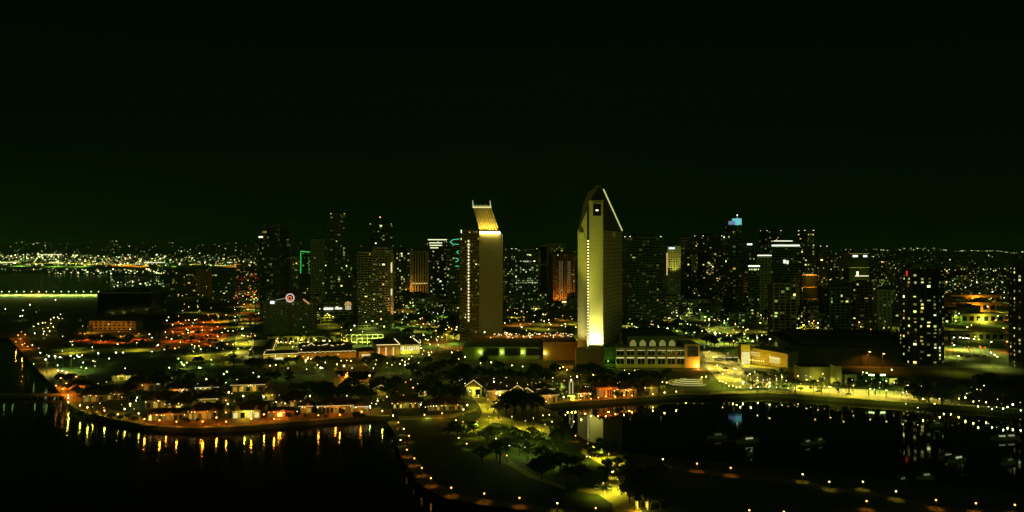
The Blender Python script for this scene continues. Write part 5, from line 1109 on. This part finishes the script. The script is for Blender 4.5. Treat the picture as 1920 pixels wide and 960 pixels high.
# west bank
many('street_w', [(88, 673), (105, 667), (117, 669), (133, 666), (152, 668)], 'pale lamp on the west bank lawn', 'lamps of the west bank', 1.25)
many('globe_o', [(40, 621), (47, 627), (34, 629), (39, 634), (46, 643), (52, 648), (42, 648), (30, 640)], 'orange lamp on the far western point road', 'lamps of the west bank', .9)
r_ = random.Random(8)
many('globe_w', [(r_.uniform(60, 310), r_.uniform(600, 700)) for _ in range(22)], 'scattered pale lamp on the dark west bank', 'lamps of the west bank')
many('globe_g', [(r_.uniform(320, 470), r_.uniform(600, 705)) for _ in range(18)], 'scattered greenish lamp around the lower lot', 'lamps of the lower lot')
many('globe_y', [(63, 612), (72, 609), (80, 606), (85, 604), (95, 599), (101, 596), (108, 593), (90, 613), (100, 612), (93, 621)], 'lamp in the diagonal row toward the lit pier', 'lamps of the west bank', 1.2)
many('globe_w', [(56, 572), (10, 579), (43, 581), (42, 591), (38, 592), (104, 564)], 'cool lamp below the lit pier', 'lamps of the west bank', 1.5)
lamp_at('street_d', [(160, 637), (192, 641), (228, 642), (262, 637)], 'deep orange lamp on the ground before the orange market hall', 'lamps of the west bank', .7)
many('street_y', [(133, 640), (138, 646), (165, 612), (245, 617), (257, 642)], 'lamp before the orange market hall', 'lamps of the west bank', .8)
many('street_o', [(127, 718), (108, 722), (145, 705), (117, 708), (120, 728)], 'orange lamp lighting the western point', 'lamps of the west bank', .8)
many('street_d', [(340, 606), (350, 600), (335, 592), (370, 598), (392, 590), (378, 612), (400, 600), (360, 622), (410, 612), (345, 625), (390, 628), (325, 622), (408, 590), (383, 604), (362, 610), (312, 632), (398, 618)], 'orange lamp over the red lit car park', 'lamps of the red car park')
many('street_y', [(371, 575), (396, 577), (355, 575), (410, 592), (418, 623), (428, 620), (437, 620), (442, 642), (438, 645), (434, 660), (425, 590), (441, 580), (441, 600), (455, 628), (459, 629), (465, 630), (366, 648), (377, 654), (374, 648)], 'street lamp right of the red lit car park', 'lamps of the red car park', .9)
many('street_d', [(465, 520), (475, 527), (468, 535), (470, 541), (472, 556), (462, 560), (459, 570), (467, 580), (478, 560), (464, 513), (480, 545)], 'red orange lamp along the street of traffic', 'lamps of the traffic street', 1.4)
many('street_g', [(466, 548), (478, 552), (480, 558), (476, 566)], 'green lamp along the street of traffic', 'lamps of the traffic street', 1.4)
# street lamps downtown
for (x0, x1, y0, y1, n, lab, hues) in (
        (752, 862, 562, 640, 24, 'left of the crowned hotel', 'yywgo'), (948, 1078, 585, 636, 20, 'behind the hotel podium', 'yyow'),
        (1172, 1322, 568, 630, 26, 'in the park right of the floodlit tower', 'wwygy'), (1322, 1500, 575, 640, 30, 'behind the yellow plaza', 'ywygw'),
        (1500, 1680, 590, 662, 30, 'below the masted pale hotel', 'yywow'), (1782, 1882, 545, 670, 22, 'between the two oval towers', 'yyowg'), (590, 668, 575, 632, 10, 'around the arched hall', 'yw')):
    for k in range(int(n*1.5)): lamp('street_'+rng.choice(hues), x0+(x1-x0)*(k+rng.random())/n, rng.uniform(y0, y1), 'street lamp '+lab, 'street lamps downtown', rng.choice((.7, .9, 1.1, 1.4)))
def far_mast(key, pts, label, group):
    for px, py in pts:
        o = lamp(key, px, 600, label, group, 1.6); x, y, z = hill_pt(px, py); o.location = (x, y, z)
far_mast('mast_y', [(-40, 496), (-5, 495), (20, 492), (50, 493), (80, 495), (110, 494), (140, 495), (170, 496), (195, 493), (235, 497), (285, 498), (360, 497), (420, 498)], 'tall flood mast over the far bright yards', 'flood masts of the far yards')
far_mast('mast_o', [(205, 498), (265, 500), (240, 499), (440, 500)], 'orange flood mast over the far bright yards', 'flood masts of the far yards')
far_mast('mast_g', [(40, 499), (105, 500), (150, 500), (320, 500)], 'green flood mast over the far bright yards', 'flood masts of the far yards')
many('street_o', [(1500, 530), (1820, 570), (1850, 575), (1835, 600), (1795, 560), (1865, 600), (752, 548), (1655, 662), (1652, 655)], 'orange lamp glowing among the downtown blocks', 'street lamps downtown', 1.4)

# ------------------------------------------------------------------ vehicles and boats
def car_proto(name, paint, label):
    root = bpy.data.objects.new(name, None); COL.objects.link(root)
    b = MB(); prof = [(-2.2, .35), (2.2, .35), (2.25, .75), (1.35, .92), (-1.7, 1.0), (-2.25, .9)]
    V = [(-.85, p[0], p[1]) for p in prof]+[(.85, p[0], p[1]) for p in prof]; n = 6
    b.poly(V, [tuple(range(n))[::-1], tuple(range(n, 2*n))]+[(i, (i+1) % n, n+(i+1) % n, n+i) for i in range(n)]); b.build('body', paint, root)
    b = MB(); b.poly([(-.78, -1.75, .98), (.78, -1.75, .98), (.78, 1.1, .95), (-.78, 1.1, .95), (-.62, -1.3, 1.46), (.62, -1.3, 1.46), (.62, .35, 1.46), (-.62, .35, 1.46)], [(0, 1, 5, 4), (1, 2, 6, 5), (2, 3, 7, 6), (3, 0, 4, 7)]); b.build('window', 'glass', root)
    b = MB(); b.box(-.63, .63, -1.32, .38, 1.465, 1.52); b.build('roof', paint, root)
    for sx in (-1, 1):
        for yy in (-1.35, 1.35):
            b = MB(); b.tube((sx*.72, yy, .33), (sx*.90, yy, .33), .33, None, 10); b.build('wheel', 'tyre', root)
        b = MB(); b.box(sx*.62-.16, sx*.62+.16, 2.2, 2.27, .58, .74, mul((1, 1, .7), .3)); b.build('headlight', 'lit', root)
        b = MB(); b.box(sx*.62-.18, sx*.62+.18, -2.30, -2.22, .62, .86, mul(REDC, .06)); b.build('taillight', 'lit', root)
    register(root); root['category'] = 'car'; return root
c1 = car_proto('parked_car', 'carpaint', ''); c2 = car_proto('parked_car', 'cardark', '')
used = set()
def car(proto, px, py, rz, label, group, sc=1.0):
    x, y, z = gp(px, py, 2.62)
    if proto.name not in used: used.add(proto.name); proto.location = (x, y, 2.62); proto.rotation_euler = (0, 0, rz); proto.scale = (sc,)*3; proto['group'] = group; LAB.append((proto, label)); return proto
    return dup(proto, label, (x, y, 2.62), rz, sc, group)
for k, px in enumerate((1119, 1131.5, 1143.5)): car(c1 if k != 1 else c2, px, 917, R(172), ('silver car parked leftmost of three near the park scrub', 'dark car parked between two silver cars near the park scrub', 'silver car parked rightmost of three near the park scrub')[k], 'cars parked in the park', 1.0)
lamp_at('plaza', [(1131, 931)], 'added slim lamp right in front of the three parked cars', 'added lamps over the parked cars', .8)  # lamp added to throw light on the parked cars
for px, py, rz in ((1345, 700, .6), (1360, 692, .9), (1535, 735, 1.4), (1590, 741, 1.4), (930, 760, .4), (342, 690, 1.2), (380, 682, 1.5), (1800, 668, 1.5), (1815, 670, 1.4), (1830, 668, 1.5), (1845, 669, 1.6), (470, 660, .1), (462, 640, .1), (468, 610, 0), (455, 670, .1), (1575, 716, 1.2)):
    car(rng.choice((c1, c2)), px, py, rz, 'car on paving near %s' % ('the yellow plaza' if 1300 < px < 1400 else 'the pale promenade' if px < 1700 and px > 1400 else 'the parking deck' if px > 1700 else 'the sandy path' if px > 800 else 'the street left of the ring sign hotel'), 'cars about town', 1.0)
# glowing tail lights of the queue on the traffic street and deck are lamps of cars too far to show more
def boat(px, py, L, label, lit=0, mast=0, rz=0.0):
    x, y, z = gp(px, py, 0); root = thing('boat', label, 'boat', (x, y, 0), rz, 'boats on the water'); b = MB(); n = 7; A = []; B = []
    for i in range(n+1):
        t = i/n; A.append((-L/2+L*t, -.16*L*math.sin(math.pi*min(1, .25+.75*(1-t)))*(1 if t < .999 else 0)))
    P = A+[(p[0], -p[1]) for p in A[::-1][1:]]; P2 = [(p[0]*1.06, p[1]*1.15) for p in P]; b.prism(P, -.3, L*.10+.5, None, P2); b.build('hull', 'grey', root)
    b = MB(); h = L*.10+.52; b.prism(rect(L*.42, L*.2), h, h+1.5, None, rect(L*.34, L*.17)); b.build('cabin', 'grey', root)
    b = MB(); b.box(-L*.16, L*.16, -L*.115, -L*.10, h+.4, h+1.1, mul((.95, 1, .55), lit*.5) if lit else (.002, .003, .002)); b.build('cabin_window', 'lit', root)
    if mast: 
        b = MB(); b.cyl(L*.05, 0, h, h+mast, .09, .05, 5); b.tube((L*.05, 0, h+1.9), (-L*.38, 0, h+1.9), .07); b.build('mast', 'metal', root)
    return root
t = boat(803, 789.5, 9.5, 'small white lit boat moored off the park quay', 1.4, 5); light('POINT', LW, 260, (0, -5, 3), t, .2)
for px, py, L, lab, li, ms, rz in ((1402, 830, 13, 'motor boat with a lit cabin in the middle of the basin', .8, 0, .3), (1405, 853, 9, 'small boat just below the lit motor boat', .3, 7, 1.0), (1345, 822, 11, 'dim sailing boat left of the lit motor boat', .12, 12, .2), (1512, 834, 9, 'dark sailing boat alone in the open basin', .25, 11, .5),
        (1793, 866, 12, 'sailing boat with a greenish cabin glow on the right', .9, 13, .4), (1775, 860, 10, 'dim boat beside the greenish glowing sailing boat', .25, 0, .2), (1800, 880, 8, 'small boat below the greenish glowing sailing boat', .3, 9, 1.2), (1876, 825, 11, 'left of two boats near the far right seawall', .7, 0, .1), (1893, 824, 11, 'right of two boats near the far right seawall', .6, 10, .1),
        (1535, 831, 9, 'dim sailing boat right of the lone dark boat', .15, 11, .6), (1755, 800, 10, 'dark sailing boat below the oval tower', .1, 12, .3), (1690, 905, 8, 'small boat behind the breakwater lamps', .15, 9, .5), (1890, 870, 10, 'dark sailing boat at the right edge of the basin', .1, 13, .4), (1735, 898, 9, 'boat with a dim cabin near the right breakwater', .3, 9, .2)):
    boat(px, py, L, lab, li, ms, rz)
dk = thing('floating_dock', 'long floating dock in the dark basin beside the lit motor boat', 'dock', (0, 0, 0)); b = MB(); p, q = gp(1325, 826, 0), gp(1412, 832, 0); b.prism([(p[0], p[1]), (q[0], q[1]), (q[0]+.6, q[1]+2.4), (p[0]+.6, p[1]+2.4)], .0, .5); b.build('deck', 'timber', dk)
b = MB()
for k in range(7): t_ = k/6; b.cyl(p[0]+(q[0]-p[0])*t_, p[1]+(q[1]-p[1])*t_-.2, -.5, 2.2, .16)
b.build('pile', 'timber', dk, kind='stuff')
# ------------------------------------------------------------------ riprap along the park bank and seawall edge
b = MB(); r_ = random.Random(4)
for (pts) in ([(739, 793), (743, 815), (754, 845), (770, 875), (786, 900), (830, 921), (900, 936), (970, 945), (1045, 955)], [(1055, 782), (1062, 800), (1082, 815), (1100, 827), (1122, 831), (1150, 842), (1190, 851), (1240, 857), (1300, 863), (1500, 881), (1680, 899), (1920, 922)]):
    for p, q in zip(pts, pts[1:]):
        A_, B_ = Vector(gp(*p)), Vector(gp(*q)); m = int((B_-A_).length/1.6)
        for k in range(m):
            c = A_.lerp(B_, r_.random())+Vector((r_.uniform(-1.8, 1.8), r_.uniform(-1.8, 1.8), 0)); s = r_.uniform(.4, 1.0); b.ball(c.x, c.y, r_.uniform(.6, 2.4), s, None, 5, 4, s*.7)
b.build('riprap', 'rock', kind='stuff')

# ------------------------------------------------------------------ ordinary city blocks
taken = []
def filler(n, x0, x1, y0, y1, h0, h1, w0, w1, where, lit=.12, k=.7, mats=('grey', 'dark', 'brown', 'pale', 'green', 'tan'), group='ordinary city blocks', fl=3.6, bay=4.5):
    cnt = tries = 0
    while cnt < n and tries < n*14:
        tries += 1; px = rng.uniform(x0, x1); py = rng.uniform(y0, y1); x, y, _ = gp(px, py); w = rng.uniform(w0, w1); d = rng.uniform(.6, 1.1)*w; rad = max(w, d)*.55
        if any((x-a)**2+(y-c)**2 < (rad+q)**2*.8 for a, c, q in taken): continue
        taken.append((x, y, rad)); h = rng.uniform(h0, h1); m = rng.choice(mats); r = random.Random(rng.random())
        word = {'grey': 'grey', 'dark': 'near black', 'brown': 'brown', 'pale': 'pale', 'green': 'dark green', 'tan': 'tan'}[m]; size = 'low' if h < 11 else ('mid height' if h < 30 else 'tall')
        root = thing('city_block', '%s %s block %s' % (size, word, where), 'building', (x, y, 2.4), ROT+rng.uniform(-.08, .08), group)
        wl, gl, wi = MB(), MB(), MB(); P = rect(w, d); facade(P, 0, h, fl, bay, rng.uniform(.35, .55), rng.uniform(.5, 1.4), lit*rng.uniform(.4, 1.8), wl, gl, wi, r, k*1.15, strip=.06, dim=.35)
        finish(root, wl, gl, wi, m); rooftop(root, P, h, r, 0, 0, True); cnt += 1
for o in list(bpy.data.objects):
    if o.type == 'EMPTY' and '_w' in o: taken.append((o.location.x, o.location.y, max(o['_w'], o['_d'])*.52))
filler(14, 752, 862, 540, 592, 8, 22, 18, 32, 'left of the crowned hotel')
filler(9, 948, 1078, 560, 582, 8, 22, 18, 34, 'behind the hotel podium')
filler(20, 1170, 1310, 540, 592, 8, 26, 18, 34, 'right of the floodlit tower', .18)
filler(22, 1310, 1500, 545, 610, 8, 30, 18, 34, 'behind the yellow plaza', .2)
filler(20, 1495, 1680, 550, 620, 8, 28, 18, 34, 'below the masted pale hotel', .2)
filler(10, 1782, 1884, 545, 606, 7, 16, 20, 36, 'between the two oval towers', .16, mats=('tan', 'brown', 'pale', 'grey'))
filler(10, 320, 480, 528, 568, 6, 18, 20, 40, 'along the traffic street')
filler(8, 590, 670, 560, 590, 8, 18, 16, 26, 'behind the arched hall')
filler(26, 480, 1000, 508, 545, 25, 70, 26, 46, 'in the skyline behind the crowned hotel', .12, .8, fl=4, bay=5)
filler(22, 1150, 1680, 510, 545, 25, 75, 26, 46, 'in the skyline right of the floodlit tower', .14, .8, fl=4, bay=5)
filler(14, 1640, 1920, 505, 535, 10, 30, 26, 46, 'in the skyline behind the oval towers', .16, .8, fl=4, bay=5)
# flat roofed parking decks lit between the oval towers
simple_block('parking_deck', 'uppermost orange lit deck between the two oval towers', 1782, 1876, 553, 570, 26, 'tan', lamp=('o', 60000), win=9)
simple_block('parking_deck', 'middle orange lit deck between the two oval towers', 1786, 1868, 567, 586, 20, 'tan', lamp=('o', 45000), win=11)
simple_block('parking_deck', 'lowest yellow lit deck between the two oval towers', 1802, 1882, 588, 606, 18, 'cream', lamp=('y', 12000), win=9)
simple_block('garden_wall', 'long green lit wall below the parking decks', 1783, 1884, 622, 640, 5, 'grey', lamp=('y', 1800), win=7)
for px in (1798, 1822, 1846, 1870): light('POINT', LO if px < 1850 else LY, 14000, gp(px, 580, 7))
many('street_w', [(1786, 632), (1797, 632), (1803, 633), (1809, 633), (1816, 634), (1823, 635), (1855, 640), (1787, 646), (1856, 660), (1862, 664)], 'bright pale lamp below the parking decks', 'lamps below the parking decks', 1.2)
rr = random.Random(9)
for k in range(14):
    x, y, _ = gp(rr.uniform(1805, 1850), rr.uniform(659, 668)); o = thing('traffic_light', 'red signal glowing in the cluster below the parking decks', 'traffic light', (x, y, 2.5), 0, 'red signals below the parking decks')
    b = MB(); b.cyl(0, 0, 0, 4.2, .09, .07, 5); b.build('pole', 'metal', o); b = MB(); b.box(-.22, .22, -.2, .2, 4.2, 5.3); b.build('housing', 'metal', o); b = MB(); b.ball(0, -.35, 5.0, .36, mul(rr.choice([(1, .12, .03), (1, .3, .08)]), 3.5), 6, 4); b.build('lens', 'lit', o)
for k in range(12):
    x, y, _ = gp(rr.uniform(455, 480), rr.uniform(508, 572)); o = thing('traffic_light', 'red signal glowing along the street of traffic', 'traffic light', (x, y, 2.5), 0, 'red signals along the traffic street')
    b = MB(); b.cyl(0, 0, 0, 5.2, .12, .1, 5); b.build('pole', 'metal', o); b = MB(); b.box(-.4, .4, -.3, .3, 5.2, 7.3); b.build('housing', 'metal', o); b = MB(); b.ball(0, -.6, 6.5, .95, mul((1, .10, .03), 3.0), 6, 4); b.build('lens', 'lit', o)
    if k % 3 == 0: light('POINT', LR, 26000, (0, -2, 6), o, .5)
# ------------------------------------------------------------------ the far city: low sheds and a carpet of lamps on the rising ground
r_ = random.Random(21)
fb = MB()
for k in range(520):
    px = r_.uniform(-300, 2200); py = r_.uniform(478, 506); x, y, z = hill_pt(px, py) if py < 501 else gp(px, py)
    if px < 310 and py > 500: continue
    w, d, h = r_.uniform(15, 60), r_.uniform(15, 40), r_.uniform(5, 12); fb.box(x-w/2, x+w/2, y-d/2, y+d/2, z-3, z+h)
fb.build('far_district', 'grey', kind='stuff')
lb = MB()
def dot(px, py, s, c):
    x, y, z = hill_pt(px, py) if py < 502 else gp(px, py); z += 3+s; lb.ball(x, y, z, s*y/F*.5, c, 5, 4)
def dots(n, x0, x1, y0, y1, s0, s1, k, cols, p=1.0):
    for _ in range(n):
        py = y0+(y1-y0)*r_.random()**p; px = r_.uniform(x0, x1); py = max(py, ridge_py(px)+1.0)
        dot(px, py, r_.uniform(s0, s1), mul(r_.choice(cols), .85*k*math.exp(r_.gauss(-.7, 1.1))))
YC = [(1, .85, .28), (.75, 1, .28), (.95, .95, .36), (.75, 1, .45), (1, .55, .14)]
dots(230, -250, 480, 451, 484, .9, 2.0, .8, YC)
dots(300, -200, 320, 478, 500, 1.2, 3.0, 1.7, YC[:4]); dots(110, 300, 480, 486, 500, 1.2, 2.6, 1.4, YC)
dots(420, -120, 210, 479, 499, 1.0, 2.3, 1.9, YC[:4]); dots(170, 200, 480, 480, 500, 1.0, 2.1, 1.1, YC)
dots(60, 150, 300, 490, 501, 1.2, 3.0, 1.6, [(1, .7, .2), (1, .8, .3)])
dots(110, 90, 310, 506, 516, 1.2, 2.8, 1.8, YC[:4]); dots(50, 200, 310, 528, 541, 1.2, 2.6, 1.5, YC[1:4])
dots(60, -200, 100, 505, 510, 1.2, 2.4, .9, [(1, .6, .2), (.8, 1, .4)])
dots(260, 480, 1660, 455, 500, .9, 1.9, .6, YC); dots(170, 1480, 2150, 470, 510, .8, 1.8, .9, YC)
dots(170, 1640, 2100, 464, 471, .9, 2.0, 1.3, YC[1:4])
dots(240, 1700, 1900, 505, 560, 1.0, 2.2, 1.2, YC); dots(160, 310, 480, 505, 560, 1.1, 2.3, 1.3, YC)
dots(160, 1500, 1690, 500, 575, .9, 2.0, 1.0, YC); dots(120, 940, 1085, 490, 590, .9, 1.9, .9, YC); dots(150, 480, 760, 490, 600, .9, 1.9, .8, YC); dots(120, 1290, 1500, 520, 600, 1.0, 2.0, 1.0, YC); dots(90, 1170, 1310, 520, 620, 1.0, 2.2, 1.1, YC[1:4]); dots(80, 740, 870, 530, 640, 1.0, 2.0, 1.0, YC)
for (px, py, wpx, c) in ((290, 494, 38, (1, 1, .6)), (95, 479, 40, (1, .95, .5)), (12, 494, 40, (.95, 1, .4)), (102, 494, 20, (1, 1, .5)), (430, 494, 8, (.95, 1, .7)), (700, 452, 10, (1, .6, .5))):
    x, y, z = hill_pt(px, py); w = wpx*y/F; lb.box(x-w/2, x+w/2, y-2, y+2, z+3, z+3+1.6*y/F, mul(c, 1.2))
lb.build('far_city_light', 'lit', kind='stuff')
cb = MB(); r_ = random.Random(63)
for (x0, x1, y0, y1, n, hs) in ((752, 862, 545, 645, 60, 'yywg'), (945, 1080, 560, 612, 55, 'yyow'), (1172, 1322, 545, 632, 80, 'wwyg'), (1310, 1500, 545, 642, 110, 'yywg'), (1500, 1680, 550, 664, 110, 'yywo'), (1782, 1884, 530, 600, 45, 'yyow'),
        (480, 760, 545, 600, 55, 'yyw'), (320, 480, 520, 660, 70, 'yywgo'), (60, 320, 575, 700, 45, 'wwyg'), (480, 860, 640, 690, 60, 'yyw'), (560, 870, 700, 765, 70, 'ywwo'), (140, 560, 705, 775, 70, 'yyow'), (870, 1110, 700, 752, 60, 'yyw'), (1690, 1915, 715, 765, 40, 'yyw'), (1390, 1690, 700, 735, 45, 'yyw')):
    for k in range(n):
        px, py = r_.uniform(x0, x1), r_.uniform(y0, y1); h = r_.uniform(3.5, 8) if py < 690 else r_.uniform(2.6, 4); x, y, z = gp(px, py, 2.5+h); s_ = r_.uniform(.16, .30)*(1 if py > 690 else 1.7)
        cb.cyl(x, y, 2.5, 2.5+h-s_, .07, .05, 3, (.002, .002, .001)); cb.ball(x, y, 2.5+h, s_, mul(HUE[r_.choice(hs)][0], 5*math.exp(r_.gauss(-.4, .8))), 5, 3)
cb.build('street_lamp_mass', 'lit', kind='stuff')
# boats moored along the far water as dark hulls with masthead lights are below a pixel and left to the lamp carpet

# ------------------------------------------------------------------ labels: make every one single its thing out
bpy.context.view_layer.update()
for key, (o, used_, *_) in list(PROTO.items())+list(LP_.items()):
    if not used_:
        for c in list(o.children): bpy.data.objects.remove(c)
        bpy.data.objects.remove(o)
ORD = ['', 'second ', 'third ', 'fourth ', 'fifth ', 'sixth ', 'seventh ', 'eighth ', 'ninth ', 'tenth ', 'eleventh ', 'twelfth ', 'thirteenth ', 'fourteenth ', 'fifteenth ', 'sixteenth ', 'seventeenth ', 'eighteenth ', 'nineteenth ', 'twentieth ', 'twenty-first ', 'twenty-second ', 'twenty-third ', 'twenty-fourth ', 'twenty-fifth ', 'twenty-sixth ', 'twenty-seventh ', 'twenty-eighth ', 'twenty-ninth ', 'thirtieth ']
groups = {}
for o, lab in LAB: groups.setdefault(lab, []).append(o)
for lab, obs in groups.items():
    if len(obs) == 1: obs[0]['label'] = lab; continue
    obs.sort(key=lambda o: o.matrix_world.translation.x/o.matrix_world.translation.y)
    n = len(obs)
    for i, o in enumerate(obs):
        if i == 0: s = 'leftmost '
        elif i == n-1: s = 'rightmost '
        elif i < n/2: s = ORD[i]+'from left '
        else: s = ORD[n-1-i]+'from right '
        o['label'] = s+lab
for o in bpy.data.objects:
    for k in ('_w', '_d', '_h'):
        if k in o: del o[k]
